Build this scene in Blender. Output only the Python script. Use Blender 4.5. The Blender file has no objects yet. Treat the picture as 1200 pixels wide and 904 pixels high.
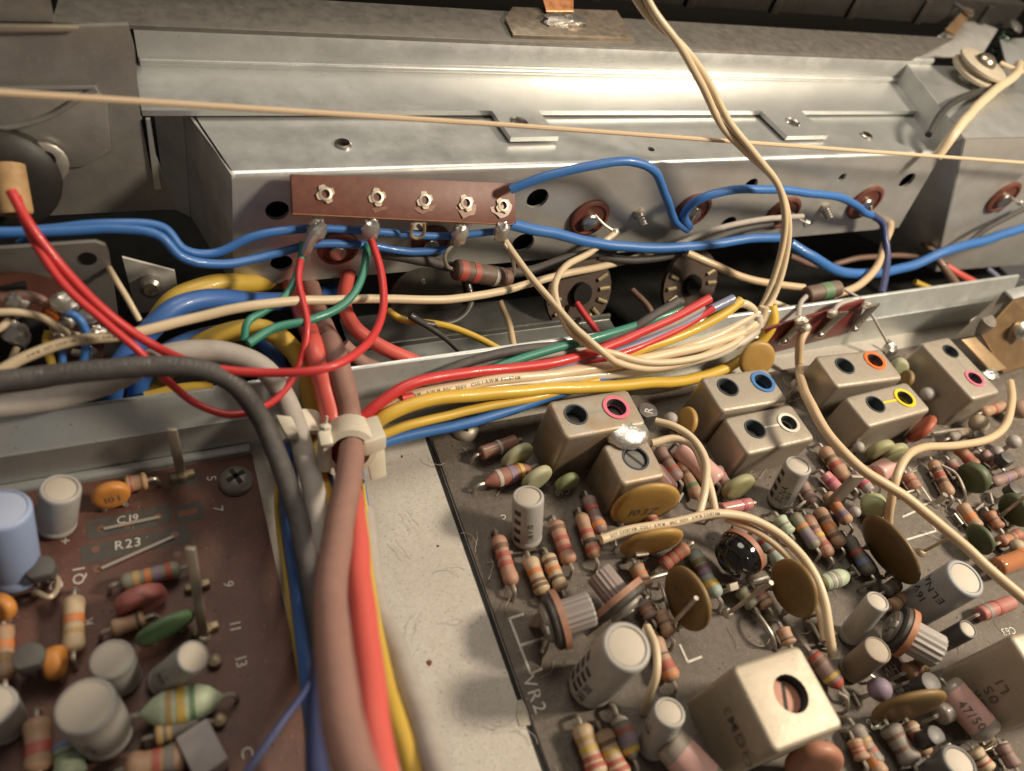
import bpy, bmesh, math, random
from mathutils import Vector as V, Matrix, noise

# ---------------------------------------------------------------- camera, world, lamps, exposure (1 unit = about 1 cm)
S = bpy.context.scene
COL = S.collection
random.seed(11)
FOC = 857.27
RM = Matrix(((0.9060976, 0.1481009, -0.3962995), (-0.3578654, 0.7679305, -0.5312392), (0.2256534, 0.6231764, 0.7488202)))
CAM = V((0, 0, 10))
cd = bpy.data.cameras.new('camera')
cam = bpy.data.objects.new('camera', cd)
COL.objects.link(cam)
cam.matrix_world = Matrix.Translation(CAM) @ RM.to_4x4()
cd.sensor_width = 36.0
cd.lens = FOC / 1200 * 36
cd.clip_start = 0.1
cd.clip_end = 400
cd.dof.use_dof = True
cd.dof.focus_distance = 12.6
cd.dof.aperture_fstop = 0.18
S.camera = cam

W = bpy.data.worlds.new('World')
S.world = W
W.use_nodes = True
W.node_tree.nodes['Background'].inputs[0].default_value = (1.0, 0.88, 0.74, 1)
W.node_tree.nodes['Background'].inputs[1].default_value = 0.105


def area(name, loc, target, size, power, col):
    l = bpy.data.lights.new(name, 'AREA')
    l.shape = 'DISK'
    l.size = size
    l.energy = power
    l.color = col
    o = bpy.data.objects.new(name, l)
    o.location = loc
    o.rotation_euler = (V(target) - V(loc)).to_track_quat('-Z', 'Y').to_euler()
    COL.objects.link(o)
    return o


area('lamp', (22, -2, 19), (6, 5, 0), 4.0, 7400, (1.0, 0.85, 0.66))          # the room's lamp, above and right of the chassis
area('ceiling', (9, 19, 36), (7, 8, 0), 20.0, 5000, (1.0, 0.90, 0.76))      # light the lamp throws back from the ceiling
S.view_settings.view_transform = 'Standard'
S.view_settings.look = 'None'
S.view_settings.exposure = 0.2
S.view_settings.gamma = 1.0


# ---------------------------------------------------------------- measuring: sight line of a photo point met with a real plane
def ray(x, y):
    return RM @ V((x - 600, 452 - y, -FOC))


def pz(x, y, z=0.0):
    d = ray(x, y)
    return CAM + d * ((z - CAM.z) / d.z)


def py(x, y, Y):
    d = ray(x, y)
    return CAM + d * (Y / d.y)


def P(t):
    """(x, y, z) -> on the level z; (x, y, Y, 'y') -> on the upright plane Y; a Vector stays."""
    if isinstance(t, V):
        return t
    return py(t[0], t[1], t[2]) if len(t) == 4 else pz(t[0], t[1], t[2])


def size_at(p, px):
    """length in cm that spans px photo pixels at point p"""
    v = p - CAM
    dep = -(v.dot(RM.col[2]))
    return px * dep / FOC * (dep / v.length) ** 0.5


# ---------------------------------------------------------------- materials
MATS = {}


def mat(name, col, rough=0.5, metal=0.0, dust=0.0, noise=0.0, scale=6.0, bump=0.0, bscale=40.0, spec=0.5, trans=0.0, col2=None, speck=0.0,
        speck_col=(0.05, 0.04, 0.03), dustcol=(0.27, 0.225, 0.18), coat=0.0, aniso=False, grain=0.0, gscale=70.0):
    if name in MATS:
        return MATS[name]
    m = bpy.data.materials.new(name)
    m.use_nodes = True
    nt = m.node_tree
    N, L = nt.nodes, nt.links
    b = N['Principled BSDF']
    b.inputs['Roughness'].default_value = rough
    b.inputs['Metallic'].default_value = metal
    b.inputs['Specular IOR Level'].default_value = spec
    b.inputs['Coat Weight'].default_value = coat
    b.inputs['Transmission Weight'].default_value = trans
    b.inputs['Base Color'].default_value = (*col, 1)
    geo = N.new('ShaderNodeNewGeometry')
    cur = None

    def tex(sc, detail=4, rough_=0.6):
        n = N.new('ShaderNodeTexNoise')
        n.inputs['Scale'].default_value = sc
        n.inputs['Detail'].default_value = detail
        n.inputs['Roughness'].default_value = rough_
        mp = N.new('ShaderNodeMapping')
        L.new(geo.outputs['Position'], mp.inputs['Vector'])
        if aniso:
            mp.inputs['Scale'].default_value = (0.25, 1, 1)
        L.new(mp.outputs['Vector'], n.inputs['Vector'])
        return n

    def mix(fac, a, bcol):
        x = N.new('ShaderNodeMix')
        x.data_type = 'RGBA'
        L.new(fac, x.inputs['Factor'])
        if isinstance(a, tuple):
            x.inputs[6].default_value = (*a, 1)
        else:
            L.new(a, x.inputs[6])
        x.inputs[7].default_value = (*bcol, 1)
        return x.outputs[2]

    def ramp(src, lo, hi, v0=0.0, v1=1.0):
        r = N.new('ShaderNodeMapRange')
        r.inputs['From Min'].default_value = lo
        r.inputs['From Max'].default_value = hi
        r.inputs['To Min'].default_value = v0
        r.inputs['To Max'].default_value = v1
        L.new(src, r.inputs['Value'])
        return r.outputs['Result']

    cur = tuple(col)
    if noise > 0:
        c2 = col2 or tuple(c * 0.55 for c in col)
        cur = mix(ramp(tex(scale).outputs['Fac'], 0.38, 0.66, 0, noise), cur, c2)
    if speck > 0:
        cur = mix(ramp(tex(30 if name == 'speckled_deck' else 22, 2).outputs['Fac'], 0.69 - 0.05 * speck, 0.75 - 0.05 * speck, 0, 0.8), cur, speck_col)
    if grain > 0:
        g_ = N.new('ShaderNodeMix')
        g_.data_type = 'RGBA'
        g_.blend_type = 'MULTIPLY'
        g_.inputs['Factor'].default_value = 1.0
        gr = ramp(tex(gscale, 3, 0.8).outputs['Fac'], 0.3, 0.7, 1.0 - grain, 1.0 + grain)
        if isinstance(cur, tuple):
            g_.inputs[6].default_value = (*cur, 1)
        else:
            L.new(cur, g_.inputs[6])
        L.new(gr, g_.inputs[7])
        cur = g_.outputs[2]
    if dust > 0:
        sep = N.new('ShaderNodeSeparateXYZ')
        L.new(geo.outputs['Normal'], sep.inputs[0])
        up = ramp(sep.outputs['Z'], 0.1, 0.9, 0.25, 1.0)
        ml = N.new('ShaderNodeMath')
        ml.operation = 'MULTIPLY'
        L.new(up, ml.inputs[0])
        L.new(ramp(tex(9, 6, 0.75).outputs['Fac'], 0.3, 0.72, dust * 0.25, dust * 1.1), ml.inputs[1])
        cur = mix(ml.outputs[0], cur, dustcol)
        L.new(ramp(ml.outputs[0], 0, 1, rough, 0.95), b.inputs['Roughness'])
        if metal > 0:
            L.new(ramp(ml.outputs[0], 0, 1, metal, 0.0), b.inputs['Metallic'])
    elif noise > 0 and metal > 0.5:
        st = tex(scale * 1.7, 5)
        if name.startswith('zinc'):
            st.inputs['Scale'].default_value = 1.7
            st.inputs['Detail'].default_value = 9
            st.inputs['Roughness'].default_value = 0.72
        L.new(ramp(st.outputs['Fac'], 0.3, 0.7, rough * 0.78, min(1, rough * 1.25)), b.inputs['Roughness'])
    if not isinstance(cur, tuple):
        L.new(cur, b.inputs['Base Color'])
    if bump > 0:
        bp = N.new('ShaderNodeBump')
        bp.inputs['Strength'].default_value = min(1.0, bump)
        bp.inputs['Distance'].default_value = 0.02
        L.new(tex(bscale, 4, 0.7).outputs['Fac'], bp.inputs['Height'])
        L.new(bp.outputs['Normal'], b.inputs['Normal'])
    MATS[name] = m
    return m


zinc = mat('zinc_plate', (0.66, 0.67, 0.655), 0.36, 0.72, noise=0.22, scale=0.5, col2=(0.56, 0.565, 0.54), bump=0.06, bscale=120, speck=0.1, speck_col=(0.25, 0.23, 0.2))
zincface = mat('zinc_front', (0.64, 0.63, 0.60), 0.42, 0.55, noise=0.5, scale=1.2, col2=(0.45, 0.43, 0.39), bump=0.25, bscale=70, speck=0.6, speck_col=(0.62, 0.58, 0.50))
zincrail = mat('zinc_rail', (0.58, 0.605, 0.59), 0.40, 0.7, noise=0.3, scale=0.9, col2=(0.47, 0.50, 0.49), bump=0.06, bscale=90, speck=0.3, speck_col=(0.2, 0.18, 0.15))
darkzinc = mat('dull_steel', (0.30, 0.28, 0.26), 0.42, 0.8, noise=0.6, scale=1.6, dust=0.25, bump=0.15, bscale=50)
flange_m = mat('scratched_steel', (0.235, 0.215, 0.19), 0.5, 0.6, noise=0.35, scale=3, bump=0.2, bscale=80, speck=0.3, speck_col=(0.4, 0.37, 0.32))
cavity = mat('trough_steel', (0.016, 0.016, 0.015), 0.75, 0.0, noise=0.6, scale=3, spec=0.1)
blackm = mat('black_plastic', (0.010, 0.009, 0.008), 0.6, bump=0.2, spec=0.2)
deck_m = mat('speckled_deck', (0.50, 0.47, 0.42), 0.5, 0.15, noise=0.5, scale=1.1, col2=(0.40, 0.37, 0.32), speck=1.3, speck_col=(0.24, 0.20, 0.155), bump=0.2, bscale=75, dust=0.25, grain=0.12, gscale=28)
pcb_r = mat('grey_brown_board', (0.04, 0.032, 0.028), 0.5, noise=0.9, scale=1.3, col2=(0.07, 0.058, 0.048), dust=0.7, bump=0.5, bscale=38, dustcol=(0.22, 0.185, 0.15), speck=0.9, speck_col=(0.33, 0.28, 0.22), grain=0.5, gscale=45)
pcb_l = mat('red_brown_board', (0.115, 0.034, 0.022), 0.45, noise=0.7, scale=2.5, col2=(0.045, 0.02, 0.015), dust=0.32, bump=0.3, bscale=50, dustcol=(0.19, 0.135, 0.105), speck=0.5, speck_col=(0.28, 0.22, 0.18), grain=0.35, gscale=40)
silk = mat('white_print', (0.60, 0.56, 0.50), 0.6, noise=0.5, scale=9, col2=(0.30, 0.27, 0.23))
inkm = mat('black_print', (0.03, 0.028, 0.028), 0.6)
faint = mat('faded_print', (0.13, 0.11, 0.09), 0.6)
can_m = mat('can_tin', (0.40, 0.36, 0.30), 0.40, 0.68, noise=0.4, scale=5, col2=(0.38, 0.31, 0.24), dust=0.45, bump=0.16, bscale=25, dustcol=(0.31, 0.265, 0.21), speck=0.6, speck_col=(0.2, 0.15, 0.1))
rustcan = mat('can_rusty', (0.40, 0.36, 0.30), 0.42, 0.62, noise=0.75, scale=2.6, col2=(0.33, 0.22, 0.11), dust=0.34, bump=0.08, dustcol=(0.36, 0.30, 0.235), speck=0.4)
bigcan = mat('can_cream', (0.40, 0.35, 0.27), 0.45, 0.35, noise=0.3, scale=4, col2=(0.50, 0.43, 0.33), dust=0.2, speck=0.5, speck_col=(0.2, 0.15, 0.1), dustcol=(0.42, 0.36, 0.28), bump=0.12, bscale=22)
hole_m = mat('coil_form', (0.06, 0.075, 0.085), 0.4, noise=0.3, scale=10)
core_m = mat('ferrite_core', (0.10, 0.105, 0.10), 0.55, dust=0.5)
coppercore = mat('copper_core', (0.38, 0.16, 0.10), 0.5, 0.1, dust=0.15)
steel = mat('steel', (0.55, 0.52, 0.48), 0.3, 0.95, noise=0.4, scale=12)
tin = mat('tinned_lead', (0.55, 0.50, 0.43), 0.38, 0.8, noise=0.5, scale=14, dust=0.2)
brassy = mat('gold_pin', (0.42, 0.33, 0.20), 0.42, 0.6, noise=0.5, scale=12, dust=0.35)
solder = mat('solder', (0.74, 0.72, 0.68), 0.34, 0.85, noise=0.4, scale=9, bump=0.4, bscale=18)
phen = mat('phenolic', (0.16, 0.045, 0.028), 0.45, noise=0.6, scale=8, col2=(0.09, 0.025, 0.016), dust=0.2)
phenedge = mat('phenolic_edge', (0.38, 0.16, 0.06), 0.5, noise=0.4, scale=12)
sleeve = mat('grey_sleeve', (0.42, 0.41, 0.39), 0.38, dust=0.3, noise=0.25, scale=6, dustcol=(0.36, 0.31, 0.26), bump=0.05)
captop = mat('cap_top', (0.50, 0.45, 0.38), 0.55, dust=0.25, dustcol=(0.42, 0.36, 0.29), bump=0.1)
bluesleeve = mat('blue_sleeve', (0.31, 0.41, 0.66), 0.42, dust=0.25, dustcol=(0.42, 0.40, 0.40))
bluetop = mat('blue_sleeve_top', (0.34, 0.41, 0.58), 0.42, dust=0.25, dustcol=(0.42, 0.40, 0.40))
darksleeve = mat('dark_sleeve', (0.10, 0.11, 0.12), 0.4, dust=0.45)
dustysleeve = mat('dusty_sleeve', (0.22, 0.18, 0.14), 0.6, dust=0.6)
nylon = mat('nylon', (0.62, 0.57, 0.46), 0.38, noise=0.2, scale=4, spec=0.5)
cord_m = mat('cord', (0.62, 0.47, 0.31), 0.6, bump=0.2, bscale=60)


def paint(name, col, rough=0.42, **k):
    return mat(name, col, rough, **k)


# ---------------------------------------------------------------- mesh helpers
BASE = {}


def frame(d, hint=None):
    d = d.normalized()
    h = hint if hint is not None else (V((0, 0, 1)) if abs(d.z) < 0.9 else V((0, 1, 0)))
    u = h - d * h.dot(d)
    if u.length < 1e-5:
        u = d.orthogonal()
    u.normalize()
    return u, d.cross(u)


class MB:
    def __init__(s):
        s.v, s.f = [], []

    def add(s, vs, fs):
        o = len(s.v)
        s.v += [V(x) for x in vs]
        s.f += [tuple(i + o for i in f) for f in fs]
        return s

    def lathe(s, prof, p0, d, seg=16, hint=None, cap=True, star=None):
        """prof = [(radius, distance along d)]"""
        u, w = frame(d, hint)
        d = d.normalized()
        vs, fs = [], []
        n = len(prof)
        for r, t in prof:
            for k in range(seg):
                a = 2 * math.pi * k / seg
                rr = r * (star if (star and k % 2) else 1)
                vs.append(p0 + d * t + (u * math.cos(a) + w * math.sin(a)) * rr)
        for i in range(n - 1):
            for k in range(seg):
                k2 = (k + 1) % seg
                fs.append((i * seg + k, i * seg + k2, (i + 1) * seg + k2, (i + 1) * seg + k))
        if cap:
            fs.append(tuple(range(seg - 1, -1, -1)))
            fs.append(tuple((n - 1) * seg + k for k in range(seg)))
        return s.add(vs, fs)

    def tube(s, pts, r, seg=8, smooth=True, step=6, twist=None, flat=1.0):
        pts = spline(pts, step) if smooth and len(pts) > 2 else list(pts)
        n = len(pts)
        tan = []
        for i in range(n):
            a, b = pts[max(0, i - 1)], pts[min(n - 1, i + 1)]
            t = (b - a)
            tan.append(t.normalized() if t.length > 1e-9 else V((0, 0, 1)))
        u, _ = frame(tan[0])
        vs, fs = [], []
        for i in range(n):
            u = (u - tan[i] * u.dot(tan[i])).normalized()
            w = tan[i].cross(u)
            rr = r[i * (len(r) - 1) // max(1, n - 1)] if isinstance(r, (list, tuple)) else r
            for k in range(seg):
                a = 2 * math.pi * k / seg
                vs.append(pts[i] + (u * math.cos(a) + w * math.sin(a) * flat) * rr)
        for i in range(n - 1):
            for k in range(seg):
                k2 = (k + 1) % seg
                fs.append((i * seg + k, i * seg + k2, (i + 1) * seg + k2, (i + 1) * seg + k))
        fs.append(tuple(range(seg - 1, -1, -1)))
        fs.append(tuple((n - 1) * seg + k for k in range(seg)))
        return s.add(vs, fs)

    def box(s, c, u, v, w):
        """half vectors"""
        vs = [c + u * a + v * b + w * e for a in (-1, 1) for b in (-1, 1) for e in (-1, 1)]
        return s.add(vs, [(0, 1, 3, 2), (4, 6, 7, 5), (0, 4, 5, 1), (2, 3, 7, 6), (0, 2, 6, 4), (1, 5, 7, 3)])

    def prism(s, poly, ext):
        n = len(poly)
        vs = [V(p) for p in poly] + [V(p) + ext for p in poly]
        fs = [tuple(range(n - 1, -1, -1)), tuple(range(n, 2 * n))]
        fs += [(i, (i + 1) % n, n + (i + 1) % n, n + i) for i in range(n)]
        return s.add(vs, fs)

    def ball(s, c, r, seg=12, rings=8, sc=(1, 1, 1), jit=0.0, seed=0):
        rnd = random.Random(seed)
        vs, fs = [c + V((0, 0, -r * sc[2]))], []
        for i in range(1, rings):
            th = math.pi * i / rings
            for k in range(seg):
                a = 2 * math.pi * k / seg
                j = 1 + jit * (rnd.random() - 0.5) * 2
                vs.append(c + V((math.sin(th) * math.cos(a) * sc[0], math.sin(th) * math.sin(a) * sc[1], -math.cos(th) * sc[2])) * r * j)
        vs.append(c + V((0, 0, r * sc[2])))
        for k in range(seg):
            k2 = (k + 1) % seg
            fs.append((0, 1 + k2, 1 + k))
            for i in range(rings - 2):
                fs.append((1 + i * seg + k, 1 + i * seg + k2, 1 + (i + 1) * seg + k2, 1 + (i + 1) * seg + k))
            e = 1 + (rings - 2) * seg
            fs.append((e + k, e + k2, len(vs) - 1))
        return s.add(vs, fs)


def spline(pts, step=6):
    out = []
    n = len(pts)
    for i in range(n - 1):
        p0 = pts[i - 1] if i > 0 else pts[0] * 2 - pts[1]
        p1, p2 = pts[i], pts[i + 1]
        p3 = pts[i + 2] if i + 2 < n else pts[-1] * 2 - pts[-2]
        d01, d12, d23 = [max(1e-4, (b - a).length) ** 0.5 for a, b in ((p0, p1), (p1, p2), (p2, p3))]
        m1 = (p2 - p1) + ((p1 - p0) / d01 - (p2 - p0) / (d01 + d12)) * d12
        m2 = (p2 - p1) + ((p3 - p2) / d23 - (p3 - p1) / (d12 + d23)) * d12
        for k in range(step):
            t = k / step
            out.append(p1 * (2 * t**3 - 3 * t * t + 1) + m1 * (t**3 - 2 * t * t + t) + p2 * (3 * t * t - 2 * t**3) + m2 * (t**3 - t * t))
    out.append(pts[-1].copy())
    return out


def link_mesh(name, me, m, parent=None, base=None, sharp=38):
    o = bpy.data.objects.new(name, me)
    me.name = name
    if m:
        me.materials.append(m)
    me.polygons.foreach_set('use_smooth', [True] * len(me.polygons))
    me.set_sharp_from_angle(angle=math.radians(sharp))
    COL.objects.link(o)
    if parent is not None:
        o.parent = parent
        BASE[o.name] = BASE[parent.name]
    else:
        o.location = base
        BASE[o.name] = base
    return o


def build(name, mb, m, parent=None, bevel=0.0, sharp=38, seg=2):
    base = BASE[parent.name] if parent is not None else sum_min(mb.v)
    me = bpy.data.meshes.new(name)
    me.from_pydata([tuple(v - base) for v in mb.v], [], mb.f)
    bm = bmesh.new()
    bm.from_mesh(me)
    bmesh.ops.recalc_face_normals(bm, faces=bm.faces)
    if bevel > 0:
        es = [e for e in bm.edges if len(e.link_faces) == 2 and e.calc_face_angle(0) > 0.5]
        bmesh.ops.bevel(bm, geom=es, offset=bevel, segments=seg, affect='EDGES', profile=0.5)
    bm.to_mesh(me)
    bm.free()
    return link_mesh(name, me, m, parent, base, sharp)


def sum_min(vs):
    c = V((0, 0, 0))
    for v in vs:
        c += v
    c /= len(vs)
    return V((c.x, c.y, min(v.z for v in vs)))


def thing(name, label, cat, base, group=None):
    o = bpy.data.objects.new(name, None)
    o.empty_display_size = 0.1
    COL.objects.link(o)
    o.location = base
    BASE[o.name] = V(base)
    return tag(o, label, cat, group)


def tag(o, label, cat, group=None):
    o['label'] = label
    o['category'] = cat
    if group:
        o['group'] = group
    return o


def struct(o):
    o['kind'] = 'structure'
    return o


def panel(poly, holes, thick, into):
    """flat sheet with real holes. poly = corners in one plane, holes = [(centre, radius)], into = direction of the sheet's thickness"""
    bm = bmesh.new()
    c0 = poly[0]
    nrm = into.normalized()
    es = []

    def loop(pts):
        vs = [bm.verts.new(p) for p in pts]
        for i in range(len(vs)):
            es.append(bm.edges.new((vs[i], vs[(i + 1) % len(vs)])))
    loop(poly)
    u, w = frame(nrm)
    for c, r in holes:
        c = c - nrm * (c - c0).dot(nrm)
        loop([c + (u * math.cos(a) + w * math.sin(a)) * r for a in [2 * math.pi * k / 18 for k in range(18)]])
    bmesh.ops.triangle_fill(bm, use_beauty=True, use_dissolve=False, edges=es)
    r = bmesh.ops.extrude_face_region(bm, geom=list(bm.faces))
    for g in r['geom']:
        if isinstance(g, bmesh.types.BMVert):
            g.co += nrm * thick
    bm.verts.index_update()
    mb = MB()
    mb.add([v.co.copy() for v in bm.verts], [tuple(v.index for v in f.verts) for f in bm.faces])
    bm.free()
    return mb


# ---------------------------------------------------------------- lettering
GL = {}


def glyph(ch):
    if ch not in GL:
        c = bpy.data.curves.new('g', 'FONT')
        c.body = ch
        c.size = 1.0
        c.resolution_u = 2
        c.offset = 0.006
        o = bpy.data.objects.new('g', c)
        COL.objects.link(o)
        dg = bpy.context.evaluated_depsgraph_get()
        me = o.evaluated_get(dg).to_mesh()
        vs = [v.co.copy() for v in me.vertices]
        fs = [tuple(p.vertices) for p in me.polygons]
        o.evaluated_get(dg).to_mesh_clear()
        bpy.data.objects.remove(o)
        wd = max([v.x for v in vs], default=0.25)
        GL[ch] = (vs, fs, wd + 0.09 if vs else 0.35)
    return GL[ch]


def layout(text, size):
    out, x = [], 0.0
    for ch in text:
        vs, fs, wd = glyph(ch)
        out.append(([(x + v.x * size, v.y * size) for v in vs], fs))
        x += wd * size
    return out, x


def flat_text(mb, text, p, right, up, size, center=True):
    gl, wd = layout(text, size)
    right, up = right.normalized(), up.normalized()
    for vs, fs in gl:
        mb.add([p + right * (x - (wd / 2 if center else 0)) + up * (y - size * 0.35) for x, y in vs], fs)
    return mb


def board_text(mb, text, c, a, size, z=0.006):
    """text on a board: c = photo point of its middle, a = photo point towards which it reads"""
    p = pz(*c, z)
    r = (pz(*a, z) - p).normalized()
    return flat_text(mb, text, p, r, V((0, 0, 1)).cross(r), size)


def wrap_text(mb, text, p0, axis, out, r, size, along=True, off=0.004):
    """text on a cylinder, starting at p0 (a point of the axis), facing out; along the axis or round it"""
    axis = axis.normalized()
    out = (out - axis * out.dot(axis)).normalized()
    side = out.cross(axis)
    gl, wd = layout(text, size)
    for vs, fs in gl:
        q = []
        for x, y in vs:
            y -= size * 0.35
            if along:
                t, s_ = x, y
            else:
                t, s_ = y, wd / 2 - x
            a = s_ / r
            q.append(p0 + axis * t + (out * math.cos(a) + side * math.sin(a)) * (r + off))
        mb.add(q, fs)
    return mb

# ================================================================ setting: deck, boards, walls of the chassis
deck = build('deck', MB().box(V((7, 2.0, -0.15)), V((14, 0, 0)), V((0, 4.92, 0)), V((0, 0, 0.1))), deck_m)
struct(deck)
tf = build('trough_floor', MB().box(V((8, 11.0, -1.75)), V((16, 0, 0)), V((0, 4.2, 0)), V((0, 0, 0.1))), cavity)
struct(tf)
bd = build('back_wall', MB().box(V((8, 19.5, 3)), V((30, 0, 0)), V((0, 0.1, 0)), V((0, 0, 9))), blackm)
struct(bd)
# a step of bare metal along the bottom of the trough
struct(build('trough_ledge', MB().prism([V((-4, 7.0, -0.9)), V((-4, 8.1, -0.9)), V((-4, 8.15, -0.45)), V((-4, 8.25, -0.45)), V((-4, 8.25, -1.6)), V((-4, 7.0, -1.6))], V((26, 0, 0))), mat('ledge_steel', (0.34, 0.35, 0.33), 0.4, 0.8, noise=0.5, scale=2), bevel=0.03))

struct(build('trough_shelf', MB().prism([V((2.6, 7.08, 0.28)), V((2.6, 8.12, 0.28)), V((2.6, 8.14, 0.38)), V((2.6, 8.2, 0.38)), V((2.6, 8.22, 0.2)), V((2.6, 7.08, 0.2))], V((5.2, 0, 0))), mat('shelf_steel', (0.20, 0.205, 0.19), 0.4, 0.7, noise=0.5, scale=1.5), bevel=0.015))
struct(build('trough_back', MB().prism([V((2.6, 8.3, 0.12)), V((2.6, 9.1, 0.12)), V((2.6, 9.1, 0.05)), V((2.6, 8.3, 0.05))], V((4.4, 0, 0))), mat('shelf_dark', (0.12, 0.122, 0.115), 0.45, 0.6, noise=0.6, scale=2)))
# the long folded divider between the boards and the trough
rail = thing('divider_wall', 'long folded zinc divider wall running behind both circuit boards', 'metal wall', V((5, 6.85, 0)))
prof = [(6.78, -0.06), (6.80, 0.1), (6.80, 0.64), (6.79, 0.69), (6.83, 0.72), (7.02, 1.17), (7.035, 1.19), (7.09, 1.19), (7.09, 1.13), (6.93, 0.70), (6.92, -0.06)]
mb = MB().prism([V((-6, y, z)) for y, z in prof], V((24.5, 0, 0)))
build('folded_sheet', mb, zincrail, rail, sharp=60)
mb = MB().prism([V((-6, y, z)) for y, z in [(6.66, -0.05), (6.66, 0.0), (6.70, 0.05), (6.778, 0.06), (6.778, -0.05)]], V((6.66, 0, 0)))
build('bottom_fold', mb, zincrail, rail, sharp=60)

# boards
lb = thing('circuit_board', 'red brown circuit board with white numbers 5 to 13 at the left', 'circuit board', V((-1.5, 3.4, -0.05)))
TH = 0.16
lbp = [V((-6, 6.66, -TH)), V((0.68, 6.62, -TH)), V((0.74, -1.2, -TH)), V((-6, -1.2, -TH))]
build('board', MB().prism(lbp, V((0, 0, TH))), pcb_l, lb, bevel=0.008)
rb = thing('circuit_board', 'dusty grey brown circuit board crowded with metal cans at the right', 'circuit board', V((9, 2.4, -0.05)))
rbp = [V((3.50, 6.40, -TH)), V((18.5, 6.35, -TH)), V((18.5, -4, -TH)), V((3.36, -4, -TH))]
build('board', MB().prism(rbp, V((0, 0, TH))), pcb_r, rb, bevel=0.008)
# gap between deck and right board
struct(build('deck_slot', MB().box(V((3.395, 2.2, -0.046)), V((0.035, -0.0, 0)), V((0.05, 4.16, 0)), V((0, 0, 0.003))), blackm))

def word(parent, text, c, a, size, m=None):
    b = MB()
    board_text(b, text, c, a, size)
    o = build('printed_text', b, m or silk, parent)
    o['kind'] = 'stuff'
    return o


for q in (('C19', (150, 608), (190, 602), 0.17), ('R23', (150, 637), (190, 630), 0.19), ('+', (77, 634), (95, 632), 0.2), ('Q1', (92, 675), (92, 650), 0.2), ('C', (66, 685), (66, 700), 0.22),
          ('R', (103, 728), (103, 705), 0.16), ('5', (248, 561), (250, 582), 0.19), ('7', (256, 597), (258, 620), 0.19), ('9', (268, 685), (270, 705), 0.19), ('11', (276, 733), (279, 760), 0.19),
          ('13', (283, 775), (287, 800), 0.19), ('C', (290, 882), (293, 900), 0.19)):
    word(lb, *q)
for a, b in (((122, 620), (186, 606)), ((119, 666), (203, 629))):
    mb = MB().tube([pz(*a, 0.0), pz(*a, 0.035), pz(*b, 0.035), pz(*b, 0.0)], 0.024, 6, smooth=False)
    build('jumper_wire', mb, mat('jumper', (0.6, 0.56, 0.5), 0.35, 0.6), lb)
for q in ((119, 620), (149, 616), (185, 606), (112, 644), (114, 667), (205, 627), (208, 650)):
    mb = MB().lathe([(0.055, 0.0), (0.055, 0.006)], pz(*q, 0.0), V((0, 0, 1)), 10)
    build('solder_pad', mb, mat('pad_brown', (0.18, 0.08, 0.05), 0.5), lb)
mb = MB()
mb.box(pz(220, 601, 0.0), (pz(232, 599, 0) - pz(210, 603, 0)) * 0.5, V((0, 0.05, 0)), V((0, 0, 0.006)))
build('slot', mb, mat('slot_brown', (0.20, 0.07, 0.03), 0.6), lb)
# dark grey flux patches under the print
for c, w, h in (((152, 612), 0.75, 0.16), ((160, 638), 0.95, 0.14), ((222, 601), 0.26, 0.14), ((216, 561), 0.28, 0.14)):
    p = pz(*c, 0.0)
    mb = MB().box(p, V((w * 0.7, 0.0, 0)), V((-0.0, h, 0)), V((0, 0, 0.003)))
    build('grey_mask', mb, mat('mask_grey', (0.06, 0.055, 0.05), 0.6, noise=0.6, scale=6, dust=0.25, dustcol=(0.17, 0.13, 0.11)), lb, bevel=0.0)

for q in (('C48', (659, 577), (630, 583), 0.15), ('VR2', (627, 814), (640, 848), 0.26), ('C63', (1182, 740), (1155, 745), 0.17), ('15', (759, 671), (745, 676), 0.16), ('C', (590, 606), (580, 610), 0.12),
          ('HV', (1044, 786), (1020, 794), 0.2), ('C', (1066, 790), (1050, 800), 0.16), ('95', (1023, 847), (1035, 843), 0.2), ('R', (665, 640), (668, 655), 0.11), ('R', (598, 648), (600, 660), 0.11),
          ('C', (868, 676), (858, 680), 0.14)):
    word(rb, *q)


def trace(pts, w=0.018, z=0.004):
    mb = MB()
    q = [pz(*p, z) for p in pts]
    for a, b in zip(q, q[1:]):
        d = (b - a)
        n = V((-d.y, d.x, 0)).normalized()
        mb.box((a + b) / 2, d / 2 + d.normalized() * w * 0.5, n * w, V((0, 0, 0.002)))
    build('printed_outline', mb, silk, rb)['kind'] = 'stuff'


trace([(613, 720), (597, 725), (622, 790), (635, 784)])
trace([(611, 756), (636, 748)])
trace([(1065, 548), (1092, 588), (1077, 594)])
trace([(1078, 598), (1098, 622), (1058, 634)])
trace([(845, 693), (900, 676)])
trace([(1150, 866), (1158, 880), (1180, 870)])
trace([(1172, 902), (1192, 892)])
trace([(1058, 606), (1080, 596)])
trace([(797, 756), (806, 776), (822, 770)])


def board_screw(label, c, rpx, slots=2, z=0.0, m=steel, turn=0.4, grp=None, name='screw'):
    p = pz(*c, z)
    r = size_at(p, rpx)
    t = tag(build(name, MB().lathe([(r, 0), (r, 0.05), (r * 0.85, 0.12), (r * 0.5, 0.165), (0.01, 0.18)], p, V((0, 0, 1)), 20), m), label, 'screw', grp)
    b = MB()
    for k in range(slots):
        a = turn + k * math.pi / 2
        u = V((math.cos(a), math.sin(a), 0))
        b.box(p + V((0, 0, 0.15)), u * r * 0.55, u.cross(V((0, 0, 1))) * r * 0.13, V((0, 0, 0.035)))
    build('slot', b, mat('slot_dark', (0.035, 0.03, 0.025), 0.8), t)
    return t


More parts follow.
